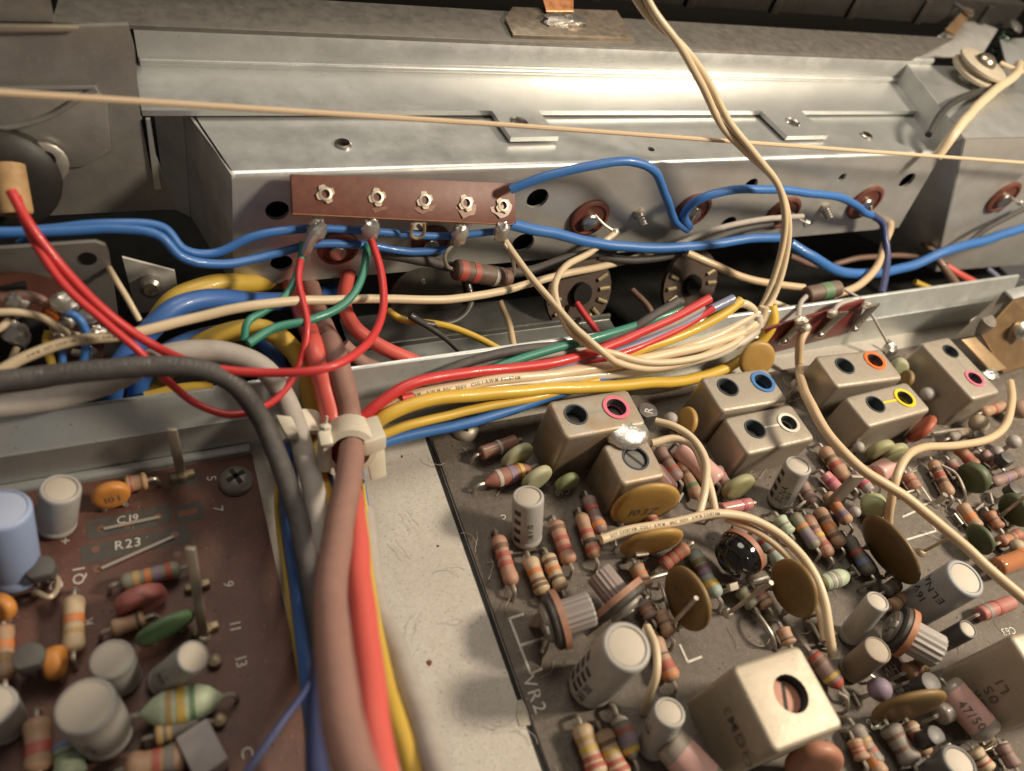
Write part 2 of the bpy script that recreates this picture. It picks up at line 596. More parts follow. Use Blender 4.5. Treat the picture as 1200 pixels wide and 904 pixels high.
board_screw('grey cross-head screw in the corner of the red brown board', (277, 565), 20, m=mat('grey_screw', (0.30, 0.28, 0.26), 0.45, 0.7, noise=0.4, scale=9, dust=0.2))
board_screw('cream coloured slotted screw under the wire fan at the board corner', (545, 505), 16, slots=1, m=mat('cream_screw', (0.50, 0.46, 0.38), 0.4, 0.4, dust=0.3, dustcol=(0.45, 0.4, 0.32)), turn=1.2)

# ================================================================ tuner bracket (the big zinc box) behind the trough
YB = 9.3
br = thing('tuner_bracket', 'long zinc bracket with holes and brown washers behind the wires', 'metal bracket', V((8.5, 10.5, 0.9)))
ZT = py(680, 198, YB).z
A_, B_ = py(272, 212, YB), py(1101, 184, YB)
A_.z = B_.z = ZT
C_, D_ = py(1052, 268, YB), py(274, 335, YB)
D_.z = C_.z = (C_.z + D_.z) / 2
hol = [((325, 247), 15), ((330, 309), 14), ((630, 233), 15), ((613, 285), 15), ((880, 217), 10), ((853, 263), 12), ((987, 208), 6), ((1063, 212), 12), ((1095, 262), 4), ((690, 255), 8), ((812, 245), 8), ((918, 247), 8), ((1015, 235), 8), ((398, 290), 9)]
hs = []
for c, r in hol[:8]:
    p = py(*c, YB)
    hs.append((p, size_at(p, r) * 0.95))
build('front_panel', panel([A_, B_, C_, D_], hs, 0.07, V((0, 1, 0))), zincface, br, sharp=30)
# bend + top panel
yT = pz(215, 137, ZT + 0.06).y
AT, BT = pz(217, 137, ZT), pz(1078, 133, ZT)
AT.y = BT.y = (AT.y + BT.y) / 2
nb = 5
rbend = 0.10
mb = MB()
vs, fs = [], []
for k in range(nb + 1):
    a = math.pi / 2 * k / nb
    dy, dz = -rbend * 0.6 * math.sin(a) * 0, rbend
    for e, q in ((0, A_), (1, B_)):
        vs.append(V((q.x, YB + rbend - rbend * math.cos(a), ZT + rbend * math.sin(a))))
for k in range(nb):
    fs.append((2 * k, 2 * k + 1, 2 * k + 3, 2 * k + 2))
mb.add(vs, fs)
build('bend', mb, zinc, br, sharp=60)
ZU = ZT + rbend
th = []
for c, r in (((402, 170), 10), ((763, 175), 6), ((1015, 160), 8)):
    p = pz(*c, ZU)
    th.append((p, size_at(p, r) * 0.8))
AT.z = BT.z = ZU
A2, B2 = V((A_.x, YB + rbend, ZU)), V((B_.x, YB + rbend, ZU))
build('top_panel', panel([A2, B2, BT, AT], th, 0.06, V((0, 0, -1))), zinc, br, sharp=30)
for c, r in th[::2]:
    build('threaded_collar', MB().lathe([(r * 1.05, 0), (r * 1.3, 0.0), (r * 1.3, 0.03), (r * 1.0, 0.05), (r * 0.95, -0.12)], c, V((0, 0, 1)), 16, cap=False), steel, br)
# left end panel and right end panel
el = MB().prism([A_ + V((-0.004, 0, rbend)), AT + V((-0.004, 0.2, 0)), V((AT.x - 0.1, AT.y + 0.2, D_.z)), D_ + V((-0.004, 0, 0))], V((0.06, 0.02, 0)))
build('end_panel', el, mat('end_steel', (0.62, 0.60, 0.56), 0.5, 0.3, noise=0.6, scale=1.5, bump=0.15), br, bevel=0.015)
qf = pz(178, 112, ZT)
build('end_flange', MB().prism([AT + V((-0.01, 0.18, -0.004)), V((qf.x, qf.y, AT.z - 0.004)), V((qf.x - 0.05, qf.y, D_.z)), V((AT.x - 0.108, AT.y + 0.18, D_.z))], V((0.04, 0.04, 0))), MATS['end_steel'], br)
er = MB().prism([B_ + V((0.004, 0, rbend)), BT + V((0.004, 0.2, 0)), V((BT.x, BT.y + 0.2, D_.z)), C_ + V((0.004, 0, 0))], V((-0.06, 0.02, 0)))
build('end_panel', er, zincface, br, bevel=0.015)
build('hole_shade_block', MB().prism([V((A_.x + 0.12, YB + 0.2, ZT - 0.02)), V((B_.x - 0.12, YB + 0.2, ZT - 0.02)), V((C_.x - 0.15, YB + 0.2, D_.z + 0.03)), V((D_.x + 0.12, YB + 0.2, D_.z + 0.03))], V((0, 0.8, 0))), blackm, br)  # added black block, stands in for the shade behind the front panel's holes
# raised plate lying on the top panel, with two tongues
ZP = ZU + 0.14
pl0, pr0 = pz(166, 130, ZP), pz(1103, 133, ZP)
yf = pz(640, 130, ZP).y
pl1, pr1 = pz(158, 79, ZP), pz(1078, 93, ZP)
yb = (pl1.y + pr1.y) / 2
plate = [V((pl0.x, yf, ZP))]
tng = []
for cpx, lpx, rpx, ypx in ((612, 577, 632, 161), (938, 893, 940, 160)):
    a = pz(lpx, 131, ZP)
    b = pz(rpx, 131, ZP)
    f = pz(lpx + 17, ypx, ZP)
    plate += [V((a.x, yf, ZP)), V((a.x + 0.06, f.y, ZP)), V((b.x + 0.06, f.y, ZP)), V((b.x, yf, ZP))]
    h = pz(cpx - (4 if cpx < 700 else 9), 143, ZP)
    tng.append((h, 0.17 if cpx < 700 else 0.17))
plate += [V((pr0.x, yf, ZP)), V((pr1.x, yb, ZP)), V((pl1.x, yb, ZP))]
top = build('raised_plate', panel(plate, tng, 0.09, V((0, 0, -1))), zinc, br, sharp=30)
for h, r in tng:
    build('threaded_collar', MB().lathe([(r * 1.0, -0.001), (r * 0.86, -0.02), (r * 0.92, -0.05), (r * 0.84, -0.08), (r * 0.9, -0.12)], h, V((0, 0, 1)), 16, cap=False), steel, br)
# upright white-lit back face and flange on top of it
zl = py(157, 38, yb)
zr = py(1062, 64, yb)
zf = (zl.z + zr.z) / 2
mb = MB().prism([V((zl.x, yb, ZP - 0.08)), V((zl.x, yb, zf - 0.05)), V((zl.x, yb + 0.05, zf)), V((zl.x, yb + 0.12, zf)), V((zl.x, yb + 0.12, ZP - 0.08))], V((pr1.x - zl.x - 0.1, 0, 0)))
build('back_face', mb, zinc, br, sharp=60)
build('step_bead', MB().tube([V((zl.x + 0.02, yb - 0.02, ZP + 0.03)), V((pr1.x - 0.1, yb - 0.02, ZP + 0.03))], 0.075, 10, smooth=False), zinc, br)
ff = MB()
fl = [pz(60, 30, zf + 0.03), pz(1065, 64, zf + 0.03), pz(1118, 44, zf + 0.03), pz(70, -60, zf + 0.03)]
fl[0].y = fl[1].y = yb - 0.03
yfb = (pz(900, 30, zf + 0.03).y + pz(400, 3, zf + 0.03).y) / 2
fl[2].y = fl[3].y = yfb
build('top_flange', MB().prism(fl, V((0, 0, -0.07))), flange_m, br, bevel=0.02)


# brown washers with metal studs
def washer(label, c, rpx, lug=None, stud=True, y=YB, grp='brown insulating washers on the zinc bracket'):
    p = py(*c, y)
    r = size_at(p, rpx)
    t = thing('insulating_washer', label, 'washer', p, grp)
    n = V((0, -1, 0))
    build('disc', MB().lathe([(r, -0.01), (r, 0.05), (r * 0.93, 0.075), (r * 0.80, 0.08), (r * 0.78, 0.05), (r * 0.3, 0.05)], p, n, 22), phen, t)
    if stud:
        build('stud', MB().lathe([(r * 0.42, 0.04), (r * 0.42, 0.12), (r * 0.36, 0.15), (r * 0.01, 0.155)], p + V((-0.02, 0, -0.03)), n, 14), steel, t)
    if lug:
        q = py(*lug, y - 0.25)
        build('lug', MB().tube([p + V((0.06, -0.06, 0.10)), (p + q) / 2 + V((0.02, -0.05, 0.03)), q], 0.03, 6), tin, t)
        build('solder', MB().ball(q, 0.085, 10, 6, (1.1, 0.8, 0.9), 0.18, int(c[0])), solder, t)
    return t


washer('brown washer with bare round stud below the arched blue wire', (690, 255), 26, (721, 272))
washer('brown washer where the arched blue wire ends in solder', (811, 246), 25, (806, 268))
washer('brown washer behind the hanging twisted cream wires', (917, 249), 24, (945, 262))
washer('orange brown washer at the right end of the long bracket', (1013, 237), 25, (1022, 252))
washer('brown washer half hidden under the left end of the terminal strip', (396, 290), 25, None)
washer('brown washer peeking out under the right end of the terminal strip', (505, 283), 24, None)


def stub(label, c):
    p = py(*c, YB)
    t = thing('threaded_stub', label, 'stud', p, 'threaded studs on the bracket')
    d = V((0.25, -1, -0.5))
    build('thread', MB().lathe([(0.085 + 0.012 * (k % 2), 0.03 * k) for k in range(12)], p - d.normalized() * 0.05, d, 12), steel, t)
    build('nut', MB().lathe([(0.13, -0.03), (0.13, 0.05), (0.1, 0.07)], p, V((0, -1, 0)), 6), tin, t)


stub('bright threaded stud between two brown washers', (748, 250))
stub('short solder covered stud beside the right hand orange washer', (966, 243))

# solder lug plate with copper strap on the top flange
t = thing('ground_plate', 'bent metal plate with a solder blob and copper strap on top', 'metal plate', pz(668, 40, zf))
z0 = zf + 0.06
build('plate', MB().prism([pz(591, 24, z0), pz(600, 42, z0), pz(742, 47, z0), pz(722, 15, z0), pz(600, 11, z0)], V((0, 0, 0.05))), mat('old_tin', (0.42, 0.35, 0.27), 0.42, 0.75, noise=0.6, scale=4), t, bevel=0.012)
p0, p1 = pz(600, 42, z0), pz(743, 47, z0)
build('bent_lip', MB().box((p0 + p1) / 2 + V((0, -0.01, -0.07)), (p1 - p0) / 2, V((0, 0.025, 0)), V((0, 0, 0.11))), MATS['old_tin'], t, bevel=0.02)
build('solder', MB().ball(pz(660, 25, z0 + 0.08), 0.42, 16, 10, (1.15, 0.6, 0.28), 0.16, 3), mat('old_solder', (0.40, 0.36, 0.32), 0.38, 0.85, noise=0.5, scale=8, bump=0.5, bscale=20), t)
build('copper_strap', MB().prism([pz(640, 14, z0 + 0.12), pz(672, 14, z0 + 0.12), pz(672, -45, z0 + 0.6), pz(622, -45, z0 + 0.6)], V((0, 0.02, 0.03))), mat('copper', (0.50, 0.22, 0.10), 0.42, 0.7, noise=0.5, scale=5), t)

# ================================================================ left chassis plate with round socket
YL = 10.4
t = thing('chassis_plate', 'dull grey upright chassis plate with speckled dust at the upper left', 'metal plate', py(100, 250, YL))
pts = [py(-60, 259, YL), py(187, 246, YL), py(207, 246, YL), py(165, 138, YL), py(158, 60, YL), py(150, 30, YL), py(-60, 36, YL)]
slot = [(py(40, 175, YL), 0.01)]
build('plate', MB().prism(pts, V((0, 0.08, 0))), mat('plate_dull', (0.41, 0.39, 0.36), 0.45, 0.5, noise=0.5, scale=1.6, speck=0.9, speck_col=(0.5, 0.46, 0.38), bump=0.15), t)
build('slot', MB().prism([py(165, 140, YL - 0.004), py(171, 140, YL - 0.004), py(184, 222, YL - 0.004), py(176, 196, YL - 0.004)], V((0, 0.002, 0))), blackm, t)
build('folded_edge', MB().prism([py(171, 140, YL - 0.05), py(176, 140, YL - 0.05), py(189, 222, YL - 0.05), py(181, 222, YL - 0.05)], V((0, 0.04, 0))), zinc, t)
build('pressed_panel', MB().prism([py(-60, 105, YL - 0.06), py(112, 104, YL - 0.06), py(126, 120, YL - 0.06), py(131, 178, YL - 0.06), py(100, 196, YL - 0.06), py(-60, 215, YL - 0.06)], V((0, 0.05, 0))), MATS['plate_dull'], t, bevel=0.03)
build('edge_strip', MB().prism([py(-60, 106, YL - 0.08), py(114, 103, YL - 0.08), py(114, 100, YL - 0.08), py(-60, 102, YL - 0.08)], V((0, -0.03, 0))), zinc, t)
build('curved_rim', MB().tube([py(113, 104, YL - 0.1), py(90, 118, YL - 0.1), py(60, 136, YL - 0.1), py(20, 148, YL - 0.1), py(-20, 152, YL - 0.1)], 0.04, 8), MATS['plate_dull'], t)
pr = [py(-60, 36, YL + 0.02), py(92, 34, YL + 0.02), py(92, 28, YL + 0.02), py(-60, 26, YL + 0.02)]
build('top_lip', MB().prism(pr, V((0, -0.12, 0.02))), mat('lip_tan', (0.42, 0.36, 0.28), 0.45, 0.6), t, bevel=0.02)
build('upper_strip', MB().prism([py(-60, 24, YL + 0.1), py(64, 26, YL + 0.1), py(52, -30, YL + 0.1), py(-60, -30, YL + 0.1)], V((0, 0.05, 0))), mat('strip_grey', (0.33, 0.31, 0.29), 0.5, 0.6, noise=0.4), t)
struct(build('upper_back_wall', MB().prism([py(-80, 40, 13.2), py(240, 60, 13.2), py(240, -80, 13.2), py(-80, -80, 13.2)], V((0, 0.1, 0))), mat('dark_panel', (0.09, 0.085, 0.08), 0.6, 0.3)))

t = thing('lamp_socket', 'round black socket with a tan sleeve feeding two red wires', 'socket', py(20, 200, YL - 0.1))
c = py(4, 202, YL - 0.1)
n = V((0.10, -1, 0.25))
fl_ = MB()
u, w = frame(n)
build('flange', MB().lathe([(0.62, 0), (0.62, 0.03), (0.4, 0.03)], c, n, 28), mat('flange_tin', (0.46, 0.43, 0.38), 0.42, 0.6, noise=0.5, scale=3), t)
build('mount_ear', MB().lathe([(0.30, 0), (0.30, 0.06), (0.27, 0.08), (0.12, 0.08), (0.12, 0.02)], py(52, 190, YL - 0.16), n, 18), MATS['flange_tin'], t)
build('ear_hole', MB().lathe([(0.12, 0), (0.12, 0.01)], py(54, 187, YL - 0.26), n, 14), blackm, t)
build('body', MB().lathe([(0.70, 0), (0.71, 0.1), (0.69, 0.28), (0.60, 0.36), (0.35, 0.40), (0.01, 0.40)], c + V((0, -0.04, 0)), n, 28), mat('bakelite', (0.018, 0.017, 0.016), 0.5, dust=0.12), t)
build('tan_sleeve', MB().lathe([(0.215, 0), (0.215, 0.62), (0.19, 0.66), (0.14, 0.66), (0.13, 0.5), (0.01, 0.5)], py(8, 194, YL - 0.45), V((0.0, -0.75, -0.65)), 20), mat('tan_fibre', (0.58, 0.36, 0.17), 0.6, noise=0.4, scale=8, bump=0.2), t)

# ================================================================ right bracket with pulley
YR = 9.0
t = thing('side_bracket', 'second zinc bracket at the right with a dark slanted side', 'metal bracket', py(1160, 220, YR))
p_ul, p_ur, p_lr, p_ll = py(1130, 164, YR), py(1330, 148, YR), py(1330, 300, YR), py(1098, 318, YR)
p_ur.z = p_ul.z
hs = [(py(1175, 231, YR), 0.12)]
build('front_panel', panel([p_ul, p_ur, p_lr, p_ll], hs, 0.06, V((0, 1, 0))), zincface, t)
zq = p_ul.z
q_ul = pz(1063, 78, zq)
q_ur = V((p_ur.x, q_ul.y, zq))
build('top_panel', MB().prism([p_ul + V((0, 0, 0.003)), p_ur + V((0, 0, 0.003)), q_ur + V((0, 0, 0.003)), q_ul + V((0, 0, 0.003))], V((0, 0, 0.05))), zinc, t, bevel=0.015)
build('side_panel', MB().prism([p_ul + V((-0.003, 0, 0.05)), q_ul + V((-0.003, 0, 0.05)), V((q_ul.x - 0.4, q_ul.y, p_ll.z)), p_ll + V((-0.003, 0, 0))], V((-0.05, 0, 0))), mat('side_blue', (0.50, 0.51, 0.50), 0.42, 0.5, noise=0.4, scale=1.2), t)
washer('brown washer with solder on the second bracket at the far right', (1175, 231), 24, (1196, 238), y=YR)

PW = pz(1150, 78, zq + 0.45)
t = thing('cord_pulley', 'cream plastic cord pulley held by a round screw', 'pulley', PW)
ax = V((0.08, -0.12, 1))
r = size_at(PW, 35)
build('wheel', MB().lathe([(r * 0.95, -0.22), (r, -0.19), (r, -0.13), (r * 0.84, -0.07), (r * 0.84, -0.03), (r * 0.98, 0.02), (r * 0.98, 0.08), (r * 0.9, 0.1), (r * 0.3, 0.1)], PW, ax, 32), mat('pulley_cream', (0.52, 0.45, 0.34), 0.42, noise=0.3, scale=3, dust=0.1), t)
build('screw', MB().lathe([(0.26, 0.09), (0.26, 0.15), (0.2, 0.24), (0.1, 0.29), (0.01, 0.3)], PW, ax, 20), mat('bronze_screw', (0.48, 0.42, 0.33), 0.3, 0.9), t)
build('post', MB().lathe([(0.28, -0.55), (0.28, -0.2)], PW, ax, 14), steel, t)
t = thing('end_bracket', 'bent bright metal ear behind the pulley', 'metal bracket', pz(1140, 45, zq + 0.3))
za = zf
build('ear', MB().prism([pz(1102, 40, za), pz(1138, 22, za + 0.1), pz(1170, 34, za), pz(1150, 66, za - 0.1), pz(1070, 66, za - 0.1)], V((0, 0, -0.05))), zincface, t, bevel=0.01)
build('blue_ear', MB().prism([pz(1172, 46, za - 0.1), pz(1215, 44, za - 0.1), pz(1215, 80, za - 0.3), pz(1180, 78, za - 0.3)], V((0, 0, -0.05))), MATS['side_blue'], t, bevel=0.01)
sp = pz(1188, 32, za + 0.2)
t = thing('spring_screw', 'screw with a dark green spring under it in the upper right corner', 'screw', sp)
build('head', MB().lathe([(0.24, 0), (0.24, 0.06), (0.16, 0.13), (0.01, 0.15)], sp, V((0.2, -0.2, 1)), 18), steel, t)
coil = [sp + V((-0.18, -0.1, -0.12)) + V((math.cos(k * 0.9) * 0.15, math.sin(k * 0.9) * 0.15, -0.022 * k)) for k in range(30)]
build('coil', MB().tube(coil, 0.03, 6, step=3), mat('spring_green', (0.05, 0.09, 0.06), 0.4, 0.6), t)

# ================================================================ component builders
BANDS = {'red': (0.45, 0.05, 0.04), 'orange': (0.70, 0.20, 0.03), 'yellow': (0.70, 0.48, 0.06), 'brown': (0.13, 0.055, 0.03), 'black': (0.03, 0.028, 0.028), 'violet': (0.22, 0.16, 0.30), 'grey': (0.28, 0.27, 0.26), 'white': (0.62, 0.58, 0.52),
         'gold': (0.50, 0.32, 0.10), 'green': (0.06, 0.22, 0.10), 'silver': (0.55, 0.53, 0.5), 'magenta': (0.50, 0.06, 0.14), 'blue': (0.12, 0.22, 0.45), 'olive': (0.20, 0.18, 0.06)}
for k, c in BANDS.items():
    BANDS[k] = mat('band_' + k, tuple(x * 0.85 for x in c), 0.42, dust=0.5, dustcol=(0.30, 0.22, 0.16))
BODY = {'tan': (0.44, 0.25, 0.14), 'cream': (0.58, 0.43, 0.26), 'pinktan': (0.46, 0.22, 0.14), 'rust': (0.36, 0.13, 0.06), 'redbrown': (0.30, 0.09, 0.06), 'darkbrown': (0.10, 0.05, 0.035), 'grey': (0.22, 0.20, 0.18), 'darkgrey': (0.10, 0.10, 0.09),
        'palegreen': (0.42, 0.50, 0.36), 'teal': (0.30, 0.40, 0.36), 'mauve': (0.26, 0.15, 0.14), 'greygreen': (0.20, 0.20, 0.14), 'pinkred': (0.45, 0.14, 0.12), 'mint': (0.48, 0.60, 0.42)}
for k, c in BODY.items():
    BODY[k] = mat('body_' + k, c, 0.40, dust=0.52, noise=0.35, scale=8, bump=0.1, bscale=60)
GR, GL_ = 'resistors on the grey brown board', 'resistors on the red brown board'


def leads(t, a, b, r=0.03, m=tin, ext=0.14, za=0.0, zb=0.0):
    d = (b - a).normalized()
    h = V((d.x, d.y, 0))
    h = h.normalized() if h.length > 0.05 else V((1, 0, 0))
    for p, s_, z in ((a, -1, za), (b, 1, zb)):
        q = p + d * s_ * ext
        if p.z - z > 0.9:
            pts = [p - d * s_ * 0.02, p + d * s_ * ext * 0.6, q + V((0, 0, -0.05)), V((q.x, q.y, z - 0.02)) + h * s_ * 0.05]
        else:
            pts = [p - d * s_ * 0.02, p + d * s_ * ext * 0.7, V((q.x, q.y, p.z * 0.55 + z * 0.45)), V((q.x, q.y, z - 0.02)) + h * s_ * 0.02]
        build('lead', MB().tube(pts, r, 6, step=4), m, t)


def resistor(label, p0, p1, body, bands, z0=0.2, z1=0.2, r=0.118, grp=GR, cat='resistor', name='resistor', style='bulge', lead=True, ext=0.13):
    rv = random.Random(label)
    r *= rv.uniform(0.93, 1.08)
    bl = rv.uniform(0.0, 1.0)
    a = P(p0) if len(p0) == 4 else pz(*p0, z0)
    b = P(p1) if len(p1) == 4 else pz(*p1, z1)
    d = (b - a)
    Ln = d.length
    d.normalize()
    t = thing(name, label, cat, V(((a.x + b.x) / 2, (a.y + b.y) / 2, 0)), grp)
    if style == 'bulge':
        prof = [(0.25, 0), (0.62, 0.015), (0.92, 0.06), (1.04, 0.12), (1.05, 0.19), (0.95, 0.27), (0.88, 0.34), (0.87, 0.66), (0.95, 0.73), (1.05, 0.81), (1.04, 0.88), (0.92, 0.94), (0.62, 0.985), (0.25, 1)]
    elif style == 'spindle':
        prof = [(0.12, 0), (0.35, 0.06), (0.75, 0.16), (0.98, 0.28), (1.02, 0.4), (1.02, 0.6), (0.98, 0.72), (0.75, 0.84), (0.35, 0.94), (0.12, 1)]
    else:
        prof = [(0.3, 0), (0.8, 0.0), (0.97, 0.03), (1, 0.07), (1, 0.93), (0.97, 0.97), (0.8, 1), (0.3, 1)]

    if style == 'bulge':
        prof = [(q if 0.15 > f or f > 0.85 else q + (0.97 - q) * bl * 0.6, f) for q, f in prof]

    def rad(f):
        for (ra, fa), (rb_, fb) in zip(prof, prof[1:]):
            if fa <= f <= fb and fb > fa:
                return (ra + (rb_ - ra) * (f - fa) / (fb - fa)) * r
        return r
    build('body', MB().lathe([(q * r, f * Ln) for q, f in prof], a, d, 14), BODY[body] if isinstance(body, str) else body, t, sharp=60)
    for bnd in bands:
        col, f = bnd[0], bnd[1]
        w = bnd[2] if len(bnd) > 2 else 0.09
        n = 3
        pr = [(rad(f - w / 2 + w * k / n) + 0.006, (f - w / 2 + w * k / n) * Ln) for k in range(n + 1)]
        pr = [(pr[0][0] - 0.01, pr[0][1])] + pr + [(pr[-1][0] - 0.01, pr[-1][1])]
        build('band', MB().lathe(pr, a, d, 14, cap=False), BANDS[col], t, sharp=60)
    if lead:
        leads(t, a, b, ext=ext)
    return t


def vcap_axis(base, top, h):
    B = pz(*base, 0)
    if h is None:
        h = min((((pz(*top, z * 0.02) - B).xy.length, z * 0.02) for z in range(10, 150)))[1]
    return B, pz(*top, h)


GE = 'electrolytic capacitors on the grey brown board'
GE2 = 'electrolytic capacitors on the red brown board'


def electrolytic(label, base, top, wpx, m=sleeve, tm=captop, h=None, marks=(), grp=GE, rim=0.80, inkc=None, bars=None, facing=None):
    B, T = vcap_axis(base, top, h)
    d = T - B
    Ln = d.length
    d.normalize()
    r = size_at(T, wpx) / 2
    B = B + d * 0.03
    Ln -= 0.03
    t = thing('electrolytic_capacitor', label, 'capacitor', B, grp)
    k = r
    pr = [(k * 0.80, 0), (k * 0.95, 0.02), (k, 0.07), (k, 0.12 * Ln), (k * 0.955, 0.15 * Ln), (k * 0.955, 0.17 * Ln), (k, 0.21 * Ln), (k * 1.0, Ln - 0.14 * k - 0.03), (k * 0.985, Ln - 0.10 * k), (k * 0.93, Ln - 0.03 * k), (k * 0.86, Ln), (k * rim, Ln - 0.004), (k * (rim - 0.03), Ln - 0.03), (k * 0.3, Ln - 0.03)]
    build('sleeve', MB().lathe(pr, B, d, 28), m, t, sharp=50)
    build('top_disc', MB().lathe([(k * (rim - 0.035), -0.028), (k * (rim - 0.05), 0.0), (k * (rim - 0.1), 0.006), (0.01, 0.008)], B + d * (Ln - 0.018), d, 24), tm, t)
    eye = (CAM - (B + d * Ln / 2))
    out = (eye - d * eye.dot(d)).normalized()
    for mk in marks:
        txt, f, ang, size = mk[:4]
        along = mk[4] if len(mk) > 4 else True
        o = Matrix.Rotation(math.radians(ang), 3, d) @ out
        q = MB()
        dirn = d if (len(mk) < 6 or not mk[5]) else -d
        wrap_text(q, txt, B + d * (f * Ln), dirn, o, r, size, along)
        build('marking', q, inkc or inkm, t)['kind'] = 'stuff'
    if bars:
        for ang, w, f0, f1, n in bars:
            for i in range(n):
                f = f0 + (f1 - f0) * (i + 0.5) / n
                o = Matrix.Rotation(math.radians(ang), 3, d) @ out
                s_ = o.cross(d)
                hb = (f1 - f0) / n * 0.24 * Ln
                vs, fs = [], []
                for j in range(5):
                    a = (j / 4 - 0.5) * w
                    for e in (-hb, hb):
                        vs.append(B + d * (f * Ln + e) + (o * math.cos(a) + s_ * math.sin(a)) * (r + 0.004))
                for j in range(4):
                    fs.append((2 * j, 2 * j + 1, 2 * j + 3, 2 * j + 2))
                build('stripe', MB().add(vs, fs), inkm, t)
    u, w_ = frame(d)
    for s_ in (-1, 1):
        p = B + u * r * 0.45 * s_
        build('lead', MB().tube([p, V((p.x, p.y, -0.02))], 0.03, 6), tin, t)
    return t


GD = 'ceramic disc capacitors on the grey brown board'


def disc(label, centre, zc, major, ang, ratio, m, th=0.13, aspect=1.0, grp=GD, name='disc_capacitor', mark=None, cat='capacitor'):
    """centre = photo point of the middle, zc = its height; the disc's pose is measured from its outline in the photo: length and slope of the long axis, short over long"""
    c = pz(*centre, zc)
    R = size_at(c, major) / 2
    vd = (CAM - c).normalized()
    e = RM @ V((math.cos(math.radians(ang)), math.sin(math.radians(ang)), 0))
    e = (e - vd * e.dot(vd)).normalized()
    ph = math.acos(max(0.05, min(0.98, ratio)))
    k = e.cross(vd)
    n = min((vd * math.cos(ph) + k * math.sin(ph), vd * math.cos(ph) - k * math.sin(ph)), key=lambda q: abs(q.z))
    # stand it on its legs: one diameter level, one upright
    u = V((-n.y, n.x, 0)).normalized()
    v = n.cross(u)
    if v.z < 0:
        v, u = -v, -u
    lo = c.z - R * aspect * v.z - 0.06
    t = thing(name, label, cat, V((c.x, c.y, 0)), grp)
    seg, vs, fs = 28, [], []
    prof = [(0.0, 0.5), (0.55, 0.5), (0.82, 0.47), (0.94, 0.36), (1.0, 0.14), (1.0, -0.14), (0.94, -0.36), (0.82, -0.47), (0.55, -0.5), (0.0, -0.5)]
    rnd = random.Random(label)
    wob = [rnd.uniform(-0.03, 0.03) for _ in range(4)]
    for rr, h in prof:
        for q in range(seg):
            an = 2 * math.pi * q / seg
            w = 1 + wob[0] * math.cos(2 * an) + wob[1] * math.sin(2 * an) + wob[2] * math.cos(3 * an) + wob[3] * math.sin(3 * an)
            vs.append(c + u * math.cos(an) * R * rr * w + v * math.sin(an) * R * aspect * rr * w + n * h * th)
    for i in range(len(prof) - 1):
        for q in range(seg):
            q2 = (q + 1) % seg
            fs.append((i * seg + q, i * seg + q2, (i + 1) * seg + q2, (i + 1) * seg + q))
    build('body', MB().add(vs, fs), m, t, sharp=60)
    for s_ in (-1, 1):
        p = c + u * R * 0.42 * s_ - v * R * aspect * 0.84
        z1 = V((p.x + u.x * 0.05 * s_, p.y + u.y * 0.05 * s_, -0.02))
        build('lead', MB().tube([p + v * 0.05, p * 0.5 + z1 * 0.5 + n * 0.03, z1], [0.055, 0.03, 0.03], 6, step=3), tin, t)
    if mark:
        txt, sx, sy, size = mark
        nn = n if n.dot(vd) > 0 else -n
        rt = v.cross(nn)
        q = MB()
        flat_text(q, txt, c + nn * (th * 0.5 + 0.004) + rt * sx + v * sy, rt, v, size)
        build('marking', q, faint, t)['kind'] = 'stuff'
    return t


def rrect(c, u, v, inset, cr, z, n=4):
    """rounded rectangle outline; u, v half vectors"""
    hu, hv = u.length - inset, v.length - inset
    eu, ev = u.normalized(), v.normalized()
    cr = max(0.004, cr - inset)
    out = []
    for sx, sy, a0 in ((1, 1, 0), (-1, 1, 90), (-1, -1, 180), (1, -1, 270)):
        for k in range(n + 1):
            a = math.radians(a0 + 90 * k / n)
            out.append(c + eu * (sx * (hu - cr) + cr * math.cos(a)) + ev * (sy * (hv - cr) + cr * math.sin(a)) + V((0, 0, z)))
    return out


GC = 'metal shield cans with tuning holes'


